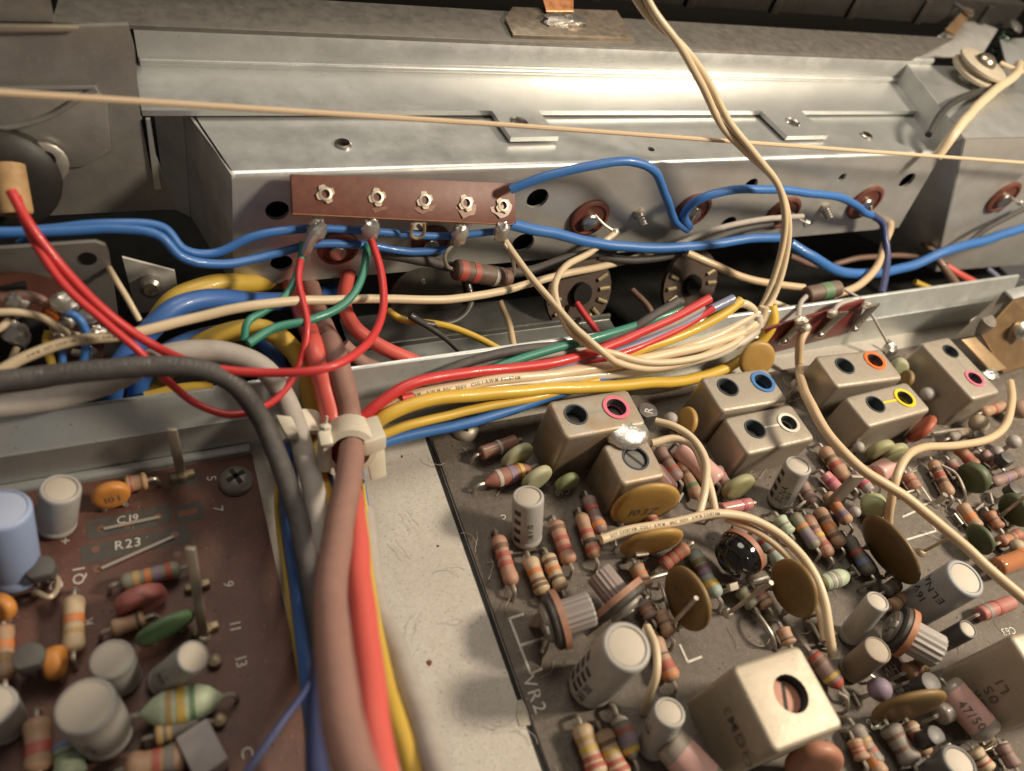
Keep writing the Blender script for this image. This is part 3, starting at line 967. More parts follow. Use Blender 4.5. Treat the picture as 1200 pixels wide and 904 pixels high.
def shield_can(label, corners, h, holes, m=can_m, slit=False, grp=GC, rnd=0.07, tube=0.55):
    """corners = photo corners of the top: back left, back right, front right, front left"""
    q = [pz(*p, h) for p in corners]
    c = (q[0] + q[1] + q[2] + q[3]) / 4
    u = ((q[1] - q[0]) + (q[2] - q[3])) / 4
    v = ((q[0] - q[3]) + (q[1] - q[2])) / 4
    # square up
    n = V((0, 0, 1))
    pu = n.cross(u).normalized()
    v2 = (pu * v.dot(pu) + v) / 2
    u2 = (v2.normalized().cross(n)) * u.length
    v = n.cross(u2).normalized() * v.length
    u = u2
    c0 = V((c.x, c.y, 0))
    t = thing('shield_can', label, 'shield can', c0, grp)
    mb = MB()
    rings = [(0.0, -0.0), (0.0, h - rnd)] + [(rnd * (1 - math.cos(a)), h - rnd + rnd * math.sin(a)) for a in (0.4, 0.8, 1.2, math.pi / 2)]
    vs, fs = [], []
    L = None
    for ins, z in rings:
        rr = rrect(c0, u, v, ins, 0.10, z)
        L = len(rr)
        vs += rr
    for i in range(len(rings) - 1):
        for k in range(L):
            k2 = (k + 1) % L
            fs.append((i * L + k, i * L + k2, (i + 1) * L + k2, (i + 1) * L + k))
    mb.add(vs, fs)
    # top with holes
    bm = bmesh.new()
    es = []

    def loop(pts):
        w = [bm.verts.new(p) for p in pts]
        for i in range(len(w)):
            es.append(bm.edges.new((w[i], w[(i + 1) % len(w)])))
    loop(vs[-L:])
    hc = []
    for hp, rp, *_ in holes:
        p = pz(*hp, h)
        r = size_at(p, rp)
        hc.append((p, r))
        loop([p + V((math.cos(2 * math.pi * k / 20), math.sin(2 * math.pi * k / 20), 0)) * r for k in range(20)])
    bmesh.ops.triangle_fill(bm, use_beauty=True, use_dissolve=False, edges=es)
    bm.verts.index_update()
    mb.add([x.co.copy() for x in bm.verts], [tuple(x.index for x in f.verts) for f in bm.faces])
    bm.free()
    o = build('shield', mb, m, t, sharp=50)
    bm = bmesh.new()
    bm.from_mesh(o.data)
    bmesh.ops.remove_doubles(bm, verts=bm.verts, dist=1e-4)
    bmesh.ops.recalc_face_normals(bm, faces=bm.faces)
    bm.to_mesh(o.data)
    bm.free()
    o.data.set_sharp_from_angle(angle=math.radians(50))
    for (p, r), (hp, rp, ringm, corem, depth) in zip(hc, holes):
        tb = build('coil_tube', MB().lathe([(r * 0.99, -0.004), (r * 0.98, -tube), (r * 0.02, -tube)], p, V((0, 0, 1)), 22, cap=False), hole_m, t) if r > 0.24 else build('coil_tube', MB().lathe([(r * 0.995, 0.012), (r * 0.86, 0.012), (r * 0.84, -0.02), (r * 0.84, -tube), (r * 0.02, -tube)], p, V((0, 0, 1)), 22, cap=False), hole_m, t)
        if ringm:
            build('colour_ring', MB().lathe([(r * 1.22, 0.001), (r * 1.20, 0.022), (r * 0.97, 0.026), (r * 0.88, 0.02), (r * 0.83, -0.16), (r * 0.86, -0.16)], p, V((0, 0, 1)), 24, cap=False), ringm, t)
        cz = p - V((0, 0, depth))
        co = build('tuning_core', MB().lathe([(r * (0.95 if r > 0.24 else 0.80), -0.3), (r * (0.95 if r > 0.24 else 0.80), -0.02), (r * (0.9 if r > 0.24 else 0.75), 0), (r * 0.01, 0)], cz, V((0, 0, 1)), 20), corem, t)
        a = 2.1
        s_ = V((math.cos(a), math.sin(a), 0))
        if r > 0.24:
            s_ = (pz(hp[0] - 3, hp[1] - 14, 1.2) - pz(hp[0] + 1, hp[1] + 14, 1.2)).normalized()
        build('slot', MB().box(cz + V((0, 0, 0.0)), s_ * r * 0.72, n.cross(s_) * r * 0.10, V((0, 0, 0.006))), mat('slot_dark', (0.035, 0.03, 0.025), 0.8), co)
    if slit and len(hc) == 2:
        a, b = hc[0][0], hc[1][0]
        d = (b - a).normalized()
        a, b = a + d * hc[0][1], b - d * hc[1][1] * 1.1
        build('slit', MB().box((a + b) / 2 + V((0, 0, 0.001)), (b - a) / 2, n.cross(d) * 0.022, V((0, 0, 0.004))), slit if not isinstance(slit, bool) else mat('slit_grey', (0.30, 0.28, 0.26), 0.5), t)
    return t


def axial_cap(label, A, B, rpx, zA, zB, bodym, cores=None, core_m_=None, name='film_capacitor', cat='capacitor', grp=None, flat=1.0, lead=True):
    a, b = pz(*A, zA), pz(*B, zB)
    d = (b - a)
    Ln = d.length
    d.normalize()
    r = size_at((a + b) / 2, rpx)
    t = thing(name, label, cat, V(((a.x + b.x) / 2, (a.y + b.y) / 2, 0)), grp)
    build('body', MB().lathe([(r * 0.3, 0), (r * 0.8, 0), (r * 0.97, 0.03), (r, 0.07), (r, Ln - 0.07), (r * 0.97, Ln - 0.03), (r * 0.8, Ln), (r * 0.3, Ln)], a, d, 20), bodym, t, sharp=50)
    if cores:
        f0, f1 = cores
        build('foil_roll', MB().lathe([(r * 0.9, f0 * Ln), (r * 1.012, f0 * Ln), (r * 1.012, f1 * Ln), (r * 0.9, f1 * Ln)], a, d, 20, cap=False), core_m_, t, sharp=50)
    if lead:
        leads(t, a, b, ext=0.12)
    return t, a, b, r


def pin(label, base, tip, h=None, r=0.035, m=tin, wide=None, grp='bare pins standing on the grey brown board', name='terminal_pin'):
    B = pz(*base, 0)
    if h is None:
        h = min((((pz(*tip, z * 0.02) - B).xy.length, z * 0.02) for z in range(5, 150)))[1]
    T = pz(*tip, h)
    t = thing(name, label, 'pin', B, grp)
    if wide:
        u = (pz(base[0] + wide, base[1], 0) - B)
        ux = V((u.x, u.y, 0)) / 2
        dn = (T - B)
        build('blade', MB().box((B + T) / 2, ux, ux.cross(dn).normalized() * 0.03, dn / 2), m, t, bevel=0.008)
    else:
        build('post', MB().tube([B - V((0, 0, 0.02)), T], r, 8, smooth=False), m, t)
    build('pin_foot', MB().lathe([(0.10, 0), (0.09, 0.03), (0.05, 0.07)], B, V((0, 0, 1)), 10), m, t)
    return t


def trimmer(label, centre, zc, axis, rpx, knob_len, knob_r, gr=None, knobm=None, discm=None, feet=(), back=True):
    c = pz(*centre, zc)
    r = size_at(c, rpx)
    n = V(axis).normalized()
    t = thing('trimmer', label, 'trimmer', V((c.x, c.y, 0)), 'trimmer potentiometers')
    build('phenolic_disc', MB().lathe([(r * 0.3, 0), (r, 0), (r, 0.09), (r * 0.3, 0.09)], c, n, 30), discm or mat('trimmer_disc', (0.40, 0.19, 0.12), 0.5, noise=0.4, scale=8, dust=0.3), t)
    build('track', MB().lathe([(r * 0.35, -0.001), (r * 0.95, -0.001), (r * 0.95, -0.07), (r * 0.88, -0.10), (r * 0.35, -0.10)], c, n, 30), mat('carbon_track', (0.03, 0.028, 0.027), 0.4, dust=0.25), t)
    build('wiper', MB().lathe([(r * 0.66, -0.11), (r * 0.66, -0.16), (r * 0.5, -0.2), (r * 0.3, -0.18), (r * 0.28, -0.22), (0.01, -0.22)], c, n, 22), mat('wiper_metal', (0.32, 0.30, 0.27), 0.4, 0.7, dust=0.4), t)
    u, w = frame(n)
    build('wiper_arm', MB().box(c - n * 0.2 + (u * 0.35 + w * 0.2) * r, (u * 0.8 + w * 0.45).normalized() * r * 0.5, (w * 0.8 - u * 0.45).normalized() * r * 0.13, n * 0.02), MATS['wiper_metal'], t, bevel=0.01)
    if knob_len:
        k = build('knob', MB().lathe([(knob_r * 0.98, 0.09), (knob_r * 0.98, 0.12), (knob_r, 0.14), (knob_r, knob_len - 0.03), (knob_r * 0.93, knob_len), (knob_r * 0.2, knob_len)], c, n, 36, star=0.93), knobm or mat('knob_grey', (0.28, 0.26, 0.25), 0.4, dust=0.3), t, sharp=25)
    for f in feet:
        q = pz(*f, 0)
        e = c - n * 0.03 - V((0, 0, 1)) * r * 0.8 + V((q.x - c.x, q.y - c.y, 0)) * 0.5
        build('foot', MB().prism([q + V((-0.07, -0.07, -0.01)), q + V((0.07, 0.05, -0.01)), V((e.x + 0.07, e.y + 0.05, e.z)), V((e.x - 0.07, e.y - 0.07, e.z))], V((0.03, 0.03, 0.05))), mat('foot_brown', (0.20, 0.15, 0.11), 0.5, 0.4, dust=0.4), t, bevel=0.01)
    return t

# ================================================================ right board: shield cans
RG = {k: mat('ring_' + k, c, 0.45, dust=0.08) for k, c in {'pink': (0.72, 0.16, 0.24), 'blue': (0.05, 0.18, 0.45), 'white': (0.68, 0.65, 0.58), 'orange': (0.85, 0.16, 0.02), 'yellow': (0.82, 0.56, 0.01)}.items()}
ca = shield_can('tin shield can with one pink ringed hole and rusty stains', [(641, 468), (736, 457), (759, 496), (663, 516)], 1.18, [((675, 486), 15, None, core_m, 0.22), ((722, 478), 14, RG['pink'], core_m, 0.2)], rustcan, True)
cb = shield_can('small tin can with a wide slotted core beside the pink ringed can', [(708, 520), (756, 512), (783, 556), (727, 572)], 0.96, [((745, 537), 17, None, mat('grey_core', (0.13, 0.13, 0.13), 0.5, dust=0.3), 0.04)], rustcan)
shield_can('tin shield can with a blue ringed hole', [(820, 441), (899, 431), (924, 469), (847, 484)], 0.92, [((853, 454), 14, None, core_m, 0.24), ((894, 448), 13, RG['blue'], core_m, 0.22)], can_m, True)
shield_can('tin shield can with a white ringed hole in front of the blue ringed can', [(849, 489), (926, 473), (958, 514), (875, 534)], 0.80, [((885, 503), 14, None, core_m, 0.22), ((924, 496), 12, RG['white'], core_m, 0.2)], can_m, RG['white'])
shield_can('tin shield can with an orange ringed hole', [(957, 418), (1032, 407), (1057, 441), (982, 457)], 0.92, [((990, 429), 13, None, core_m, 0.24), ((1025, 423), 12, RG['orange'], core_m, 0.22)], can_m, True)
shield_can('tin shield can with a yellow ringed hole in front of the orange ringed can', [(990, 465), (1063, 447), (1092, 480), (1019, 502)], 0.86, [((1026, 474), 13, None, core_m, 0.24), ((1060, 467), 12, RG['yellow'], core_m, 0.22)], can_m, RG['yellow'])
shield_can('tin shield can with a deep pink ringed hole at the far right', [(1083, 401), (1113, 394), (1170, 457), (1140, 473)], 0.98, [((1114, 412), 11, None, core_m, 0.22), ((1142, 444), 11, RG['pink'], core_m, 0.2)], can_m, True)
ch = shield_can('large cream can with one round hole over a copper coloured core', [(860, 781), (936, 754), (991, 850), (906, 887)], 1.44, [((927, 813), 24, None, coppercore, 0.16)], bigcan, rnd=0.06)
ci = shield_can('large dark sided can with faded letters at the right edge', [(1186, 745), (1275, 722), (1330, 800), (1240, 840)], 1.50, [((1262, 772), 20, None, coppercore, 0.16)], bigcan)


def can_print(can, corner_a, corner_b, h, lines, size):
    """faded letters on the side between two top corners; corner points at the top edge height h"""
    a, b = pz(*corner_a, h), pz(*corner_b, h)
    d = (b - a).normalized()
    n = V((d.y, -d.x, 0))
    if n.dot(CAM - a) < 0:
        n = -n
    for txt, f, dz, flip in lines:
        q = MB()
        flat_text(q, txt, a + (b - a) * f + V((0, 0, -dz)) + n * 0.012, d * flip, V((0, 0, flip)), size)
        build('marking', q, faint, can)['kind'] = 'stuff'


can_print(ch, (860, 781), (906, 887), 1.44, [('OGM38I', 0.55, 0.55, -1)], 0.26)
can_print(ci, (1186, 745), (1240, 840), 1.50, [('LIE', 0.42, 0.6, -1), ('050', 0.45, 0.85, -1), ('OBKY', 0.5, 1.1, -1)], 0.24)
build('solder_bridge', MB().ball(pz(734, 507, 1.02), 0.36, 24, 12, (1.05, 0.9, 0.46), 0.06, 9), solder, ca)

# ================================================================ right board: electrolytics
electrolytic('slim pale grey capacitor standing in the clear corner of the board', (617, 634), (619, 581), 38, h=0.92, bars=[(-38, 0.5, 0.1, 0.9, 4)], marks=[('16V10', 0.25, 12, 0.13)])
electrolytic('large pale grey capacitor with rows of black dashes', (690, 805), (735, 757), 63, bars=[(-24, 0.40, 0.12, 0.62, 4), (-56, 0.42, 0.1, 0.7, 4)], marks=[('16V100', 0.08, 2, 0.17)])
electrolytic('medium pale grey capacitor below the large one with dashes', (762, 877), (785, 834), 40, h=0.98, marks=[('10V', 0.45, -45, 0.2)])
electrolytic('small white capacitor standing before the white ringed can', (912, 589), (936, 545), 32, h=0.98, marks=[('ELNA', 0.2, -5, 0.15), ('16V', 0.3, 25, 0.13)], bars=[(-48, 0.5, 0.15, 0.9, 4)])
electrolytic('small plain white capacitor leaning over a cream wire', (993, 748), (1029, 704), 29, h=1.02, marks=[('I', 0.4, 10, 0.2)])
electrolytic('large grey blue capacitor marked ELNA 16V at the right', (1068, 715), (1132, 677), 52, m=mat('greyblue_sleeve', (0.30, 0.32, 0.34), 0.42, dust=0.3, dustcol=(0.34, 0.30, 0.26)), marks=[('ELNA', 0.66, -22, 0.2, False, True), ('16V', 0.46, -30, 0.2, False, True)])
electrolytic('brown dusty can capacitor beside the lilac bead', (995, 788), (1029, 761), 35, m=dustysleeve, tm=mat('dusty_top', (0.40, 0.34, 0.27), 0.7, dust=0.3, bump=0.3), rim=0.96)
electrolytic('small dark capacitor with a pale top behind the grey ridged knob', (1101, 755), (1135, 737), 25, m=darksleeve, inkc=silk, marks=[('MC', 0.3, 5, 0.16, False)])
electrolytic('wide capacitor with a cream top at the bottom right edge', (1085, 922), (1125, 893), 48, m=darksleeve)

# ================================================================ right board: resistors
resistor('tan resistor with three red bands nearest the board corner', (583, 628), (601, 686), 'pinktan', [('redbrown' if 0 else 'red', 0.42), ('red', 0.60), ('brown', 0.25)])
resistor('cream resistor with an orange band beside the black trimmer dial', (620, 654), (637, 696), 'cream', [('orange', 0.42, 0.12), ('brown', 0.68), ('brown', 0.82)])
resistor('cream brown resistor with one orange band and a silver end', (641, 650), (659, 692), 'cream', [('brown', 0.22), ('orange', 0.45, 0.1), ('black', 0.68)])
resistor('tan resistor with two red bands right of the slim capacitor', (650, 611), (668, 661), 'pinktan', [('brown', 0.2), ('red', 0.45), ('red', 0.68, 0.12)])
resistor('tan resistor with red and black bands pointing at the cream wire', (680, 602), (698, 654), 'tan', [('red', 0.45), ('black', 0.66), ('redbrown' if 0 else 'red', 0.84)])
resistor('dusty pale resistor beside the small rusty can', (688, 582), (705, 625), 'mauve', [('red', 0.35, 0.12), ('orange', 0.8, 0.12)])
resistor('dark red spindle resistor with white and yellow bands', (566, 567), (624, 547), 'redbrown', [('white', 0.30, 0.07), ('violet', 0.55, 0.1), ('yellow', 0.74, 0.08)], style='spindle', r=0.14)
resistor('brown glass diode in the upper corner of the board', (563, 532), (605, 517), mat('brown_glass', (0.22, 0.10, 0.07), 0.15, dust=0.3, coat=0.4), [('silver', 0.5, 0.08)], style='plain', r=0.12, cat='diode', name='diode', grp='glass diodes')
resistor('dark red resistor behind the small slotted can', (771, 525), (796, 563), 'mauve', [('brown', 0.4), ('red', 0.68)])
resistor('small greenish tan resistor between cream wires', (797, 541), (818, 584), 'tan', [('green', 0.7), ('brown', 0.35)])
resistor('orange red resistor leaning between two brown discs', (775, 664), (806, 640), 'rust', [('red', 0.4), ('red', 0.62), ('pinkred' if 0 else 'red', 0.2)], z0=0.2, z1=0.42)
resistor('long pale teal resistor with yellow end beside the black trimmer', (811, 644), (842, 700), 'teal', [('olive', 0.28), ('violet', 0.5, 0.12), ('brown', 0.40), ('yellow', 0.74, 0.12)])
resistor('short teal resistor with a red band behind a brown disc', (892, 628), (915, 662), 'teal', [('red', 0.2, 0.12), ('brown', 0.55)])
resistor('pink glass diode beside the green capacitor and white ringed can', (845, 597), (880, 590), mat('pink_glass', (0.50, 0.20, 0.18), 0.15, dust=0.2, coat=0.4), [('magenta', 0.72, 0.12)], style='plain', r=0.1, cat='diode', name='diode', grp='glass diodes')
resistor('tan resistor in front of the white ringed can beside the loose tan wire', (964, 525), (992, 563), 'tan', [('red', 0.55, 0.12), ('brown', 0.35)])
resistor('pink glass diode lying between the tan resistors', (966, 556), (986, 577), mat('rose_glass', (0.55, 0.22, 0.24), 0.12, dust=0.1, coat=0.5), [('magenta', 0.4, 0.16)], style='plain', r=0.11, cat='diode', name='diode', grp='glass diodes')
resistor('orange and mauve resistor running under the flat grey blade', (968, 578), (995, 614), 'tan', [('orange', 0.45, 0.12), ('violet', 0.72, 0.14)])
resistor('tan resistor ending in a pink band under the loose wire', (981, 545), (1001, 572), 'pinktan', [('brown', 0.4), ('gold', 0.7)])
resistor('grey glass diode with a magenta ring under the loose wire', (1000, 553), (1020, 576), mat('grey_glass', (0.35, 0.32, 0.30), 0.12, dust=0.15, coat=0.5), [('magenta', 0.62, 0.18)], style='plain', r=0.115, cat='diode', name='diode', grp='glass diodes')
resistor('orange tan resistor beside the pale green block', (1010, 549), (1028, 567), 'tan', [('orange', 0.6, 0.18)])
resistor('greenish grey resistor with orange and purple bands, first of three parallel', (929, 602), (957, 643), 'greygreen', [('orange', 0.40), ('violet', 0.62, 0.12), ('violet', 0.78)])
resistor('tan resistor with a yellow band, middle of three parallel', (944, 604), (973, 653), 'pinktan', [('yellow', 0.52), ('brown', 0.34), ('red', 0.72)])
resistor('tan resistor with an orange band, last of three parallel', (958, 596), (986, 642), 'tan', [('orange', 0.5, 0.12), ('brown', 0.3), ('brown', 0.72)])
resistor('dark resistor with a maroon band in the shade of the big brown disc', (992, 629), (1021, 674), 'darkgrey', [('red', 0.42), ('teal' if 0 else 'blue', 0.68, 0.12)])
resistor('tan orange resistor beside the bent bare wire at the right', (1092, 540), (1114, 581), 'tan', [('red', 0.45, 0.13), ('brown', 0.62), ('brown', 0.3)])
resistor('orange tan resistor behind the dark green disc', (1126, 591), (1147, 620), 'tan', [('orange', 0.55, 0.2)])
resistor('tan red resistor beside the dark green blob', (1122, 524), (1144, 548), 'rust', [('red', 0.6, 0.14)], z0=0.3, z1=0.3)
resistor('brown glass diode with an orange end at the right edge', (1168, 665), (1215, 648), mat('amber_glass', (0.40, 0.16, 0.07), 0.12, dust=0.05, coat=0.6), [('orange', 0.72, 0.3)], style='plain', r=0.16, z0=0.3, z1=0.3, cat='diode', name='diode', grp='glass diodes')
resistor('pink resistor lying flat left of the printed C63', (1148, 720), (1186, 706), 'pinkred', [('grey', 0.2), ('red', 0.5)], style='plain')
resistor('small tan resistor behind the large cream can', (916, 736), (926, 756), 'tan', [('brown', 0.7)])
resistor('mauve resistor with yellow band and red end beside the large cream can', (948, 762), (988, 809), 'mauve', [('brown', 0.30), ('red', 0.16), ('yellow', 0.66, 0.09), ('red', 0.86, 0.14)], style='spindle', r=0.14)
resistor('orange red resistor left of the large cream can', (766, 747), (789, 799), 'tan', [('black', 0.42, 0.05), ('red', 0.66, 0.2), ('orange', 0.86, 0.1)])
resistor('long cream resistor with red stripes at the bottom, left of a pair', (680, 849), (702, 912), 'cream', [('gold', 0.30), ('yellow', 0.48), ('red', 0.66), ('red', 0.80)], r=0.135)
resistor('long cream resistor with red stripes at the bottom, right of a pair', (704, 856), (730, 915), 'cream', [('brown', 0.28), ('yellow', 0.46), ('red', 0.66), ('red', 0.82)], r=0.135)
resistor('dark grey resistor with white, red and yellow bands', (722, 836), (744, 892), 'grey', [('white', 0.16, 0.1), ('red', 0.40), ('violet', 0.58, 0.12), ('yellow', 0.80, 0.11)], style='spindle', r=0.14)
resistor('tan resistor with one red band under the brown disc at the bottom', (1063, 846), (1086, 886), 'tan', [('red', 0.42, 0.16), ('white', 0.2, 0.06)])
resistor('dusty grey resistor at the bottom beside the printed 95', (1040, 850), (1070, 896), 'grey', [('brown', 0.3), ('brown', 0.6)], r=0.15)
resistor('pale green resistor lying beside a brown disc', (957, 686), (996, 673), 'mint', [('grey', 0.35, 0.08), ('grey', 0.5), ('olive', 0.15)], style='spindle', r=0.14)
resistor('brown film resistor lying at the bottom edge between can and dial', (1010, 868), (1034, 910), 'tan', [('orange', 0.6, 0.2), ('brown', 0.3)])
resistor('grey resistor at the very bottom between two clear capacitors', (1000, 850), (1030, 898), 'grey', [('gold', 0.4), ('red', 0.65)])
resistor('short brown resistor at the right edge below the bracket', (1150, 530), (1172, 548), 'mauve', [('brown', 0.5)])
resistor('dark violet resistor near the right edge beside the green blob', (1162, 566), (1200, 552), 'mauve', [('violet', 0.4), ('brown', 0.7)])
resistor('tan resistor half hidden behind the large capacitor with dashes', (772, 716), (786, 745), 'tan', [('brown', 0.5)])
resistor('tan resistor under the cream printed wire near the slotted can', (758, 600), (772, 622), 'pinktan', [('red', 0.5)])

# ================================================================ right board: disc and film capacitors
ochre = mat('disc_ochre', (0.40, 0.235, 0.06), 0.45, dust=0.12, noise=0.25, scale=5, dustcol=(0.42, 0.30, 0.14))
brownd = mat('disc_brown', (0.21, 0.13, 0.045), 0.45, dust=0.2, noise=0.3, scale=5, dustcol=(0.33, 0.23, 0.12))
olive = mat('disc_olive', (0.30, 0.30, 0.15), 0.5, dust=0.3, noise=0.3, scale=6, dustcol=(0.36, 0.33, 0.22))
pgreen = mat('disc_pale_green', (0.38, 0.39, 0.24), 0.5, dust=0.3, noise=0.2, dustcol=(0.42, 0.38, 0.27))
dgreen = mat('disc_dark_green', (0.06, 0.085, 0.04), 0.45, dust=0.3, noise=0.3, dustcol=(0.20, 0.19, 0.12))
fgreen = mat('film_green', (0.10, 0.20, 0.09), 0.4, dust=0.2, noise=0.3)
orng = mat('disc_orange', (0.62, 0.25, 0.05), 0.42, noise=0.3, scale=8, dust=0.1)
disc('bright ochre disc in front of the small slotted can', (756, 591), 0.55, 86, 20.7, 0.44, ochre, mark=('103Z', 0.0, -0.12, 0.26))
disc('ochre disc under the printed cream wire', (763, 636), 0.5, 78, 15, 0.28, ochre)
disc('brown disc beside the large capacitor with dashes', (805, 702), 0.6, 80, -66, 0.58, brownd, mark=('473Z', 0.0, 0.0, 0.22))
disc('brown disc with a pin beside it, left of the pale green resistor', (930, 689), 0.6, 73, -68, 0.66, brownd)
disc('largest dark brown disc beside the pale green block', (1043, 644), 0.62, 92, -56, 0.46, mat('disc_dark_brown', (0.14, 0.085, 0.03), 0.42, dust=0.15, noise=0.3, dustcol=(0.28, 0.19, 0.1)))
disc('brown disc lying low over the printed 95', (1064, 828), 0.5, 94, 17, 0.24, brownd)
disc('small ochre disc behind the cream wires and blue ringed can', (805, 494), 0.4, 34, 75, 0.66, ochre)
disc('ochre disc behind the blue ringed can under the yellow wire', (887, 421), 0.6, 46, 50, 0.8, ochre)
disc('small tan disc between the orange and the pink ringed cans', (1062, 444), 0.45, 22, 60, 0.7, brownd)
disc('dark green disc beside the orange tan resistor at the right', (1149, 632), 0.4, 42, -58, 0.56, dgreen)
disc('dark green blob capacitor near the right edge', (1141, 560), 0.4, 42, -50, 0.72, dgreen, th=0.24)
disc('dark green disc at the right edge beside a bare pin', (1191, 598), 0.4, 46, -55, 0.66, dgreen, th=0.2)
GFc = 'flat green film capacitors'
disc('pale olive flat capacitor nearest the brown glass diode', (606, 535), 0.3, 42, 36, 0.36, pgreen, th=0.16, grp=GFc, name='film_capacitor')
disc('pale olive flat capacitor behind the slim pale grey capacitor', (629, 561), 0.3, 40, 36, 0.36, pgreen, th=0.16, grp=GFc, name='film_capacitor')
disc('green flat capacitor beside the printed C48', (665, 565), 0.24, 31, 27, 0.36, mat('film_mid_green', (0.24, 0.30, 0.14), 0.5, dust=0.3), th=0.15, grp=GFc, name='film_capacitor')
disc('olive flat capacitor in front of the white ringed can', (865, 571), 0.32, 43, 33, 0.36, olive, th=0.17, grp=GFc, name='film_capacitor')
disc('olive flat capacitor, leftmost of three in front of the yellow ringed can', (1031, 528), 0.34, 36, 28, 0.34, olive, th=0.19, grp=GFc, name='film_capacitor')
disc('olive flat capacitor, middle of three in front of the yellow ringed can', (1047, 531), 0.32, 36, 28, 0.3, olive, th=0.17, grp=GFc, name='film_capacitor')
disc('olive flat capacitor, rightmost of three in front of the yellow ringed can', (1051, 540), 0.28, 40, 26, 0.26, olive, th=0.17, grp=GFc, name='film_capacitor')
disc('pale green block capacitor beside the largest dark brown disc', (1024, 593), 0.32, 31, 10, 0.8, mat('film_block_green', (0.34, 0.38, 0.20), 0.5, dust=0.3), th=0.3, grp=GFc, name='film_capacitor')
disc('red orange flat capacitor beside the yellow ringed can', (1080, 503), 0.36, 44, 42, 0.26, mat('film_red', (0.36, 0.07, 0.03), 0.45, dust=0.2), th=0.16, grp=None, name='film_capacitor')
disc('pinkish brown dipped capacitor at the bottom before the cream can', (954, 893), 0.4, 74, 14, 0.42, mat('film_pink_brown', (0.42, 0.18, 0.11), 0.45, dust=0.2, noise=0.3), th=0.22, grp=None, name='film_capacitor')
disc('pale green bead capacitor behind the orange ringed can', (1054, 430), 0.42, 22, 30, 0.8, pgreen, th=0.2, grp=None, name='film_capacitor')
clear = mat('clear_film', (0.46, 0.40, 0.34), 0.25, trans=0.35, coat=0.3, dust=0.2, dustcol=(0.40, 0.34, 0.28))
pinkf = mat('pink_foil', (0.62, 0.36, 0.32), 0.3, noise=0.2, coat=0.4, dust=0.1, dustcol=(0.5, 0.42, 0.36))
t, a, b, r = axial_cap('pink foil capacitor with clear ends lying at the bottom right', (1108, 802), (1160, 862), 20, 0.42, 0.42, clear, (0.12, 0.82), pinkf)
q = MB()
d = (b - a).normalized()
wrap_text(q, '47/50', a + d * (b - a).length * 0.3, d, CAM - a, r, 0.17, off=0.012)
build('marking', q, faint, t)['kind'] = 'stuff'
axial_cap('pink foil capacitor with clear ends at the bottom edge', (782, 868), (838, 926), 24, 0.46, 0.46, clear, (0.25, 0.8), pinkf)
axial_cap('pink foil capacitor behind the forked cream wires', (797, 524), (840, 566), 15, 0.32, 0.3, pinkf)
axial_cap('small pink foil capacitor at the foot of the slotted can', (768, 548), (788, 574), 9, 0.2, 0.2, pinkf)
axial_cap('pink foil capacitor under the tan wires beside the olive capacitors', (1026, 556), (1052, 540), 13, 0.2, 0.2, pinkf)
axial_cap('greyish clear capacitor beside the pink one at the bottom right', (1100, 838), (1122, 826), 14, 0.3, 0.3, clear)

# beads and small transistors


def bead(label, c, zc, rpx, m, name='bead_capacitor', cat='capacitor', sc=(1, 1, 1), grp=None):
    p = pz(*c, zc)
    r = size_at(p, rpx)
    t = thing(name, label, cat, V((p.x, p.y, 0)), grp)
    build('body', MB().ball(p, r, 16, 10, sc), m, t)
    for s_ in (-1, 1):
        build('lead', MB().tube([p + V((0.05 * s_, 0, -r * 0.8)), V((p.x + 0.12 * s_, p.y, -0.02))], 0.028, 6), tin, t)
    return t


bead('round lilac bead capacitor beside the printed HV', (1031, 808), 0.38, 15, mat('lilac', (0.20, 0.15, 0.22), 0.5, dust=0.35, dustcol=(0.30, 0.25, 0.26)))
GBt = 'grey beads at the back right of the board'
bead('pale grey bead in front of the pink ringed can at the far right', (1087, 462), 0.4, 9, mat('bead_grey', (0.36, 0.33, 0.32), 0.45, dust=0.3), grp=GBt)
bead('grey bead half hidden left of the orange ringed can', (934, 452), 0.4, 8, MATS['bead_grey'], grp=GBt)
bead('grey bead at the right edge beyond the tan wire', (1188, 518), 0.4, 9, MATS['bead_grey'], grp=GBt)
bead('grey bead behind the forked cream wires', (786, 492), 0.3, 9, MATS['bead_grey'], grp=GBt)
bead('cream bead under the pink ringed can at the far right', (1147, 497), 0.35, 12, mat('bead_cream', (0.40, 0.34, 0.24), 0.5, dust=0.3))
for i, (lab, q, rp, mm) in enumerate((('small dark bead beside the olive flat capacitors', (1006, 524), 7, 'bead_grey'), ('small rose bead at the right edge above the amber diode', (1192, 640), 9, 'bead_cream'), ('dark bead between the parallel tan resistors and the dark disc', (1002, 600), 7, 'bead_grey'), ('grey bead beside the tan wire at the far right edge', (1168, 530), 8, 'bead_grey'))):
    bead(lab, q, 0.3, rp, MATS[mm])
bead('pink brown bead on the right edge behind the tan wire', (1196, 480), 0.4, 12, mat('bead_rose', (0.32, 0.2, 0.15), 0.5, dust=0.3))


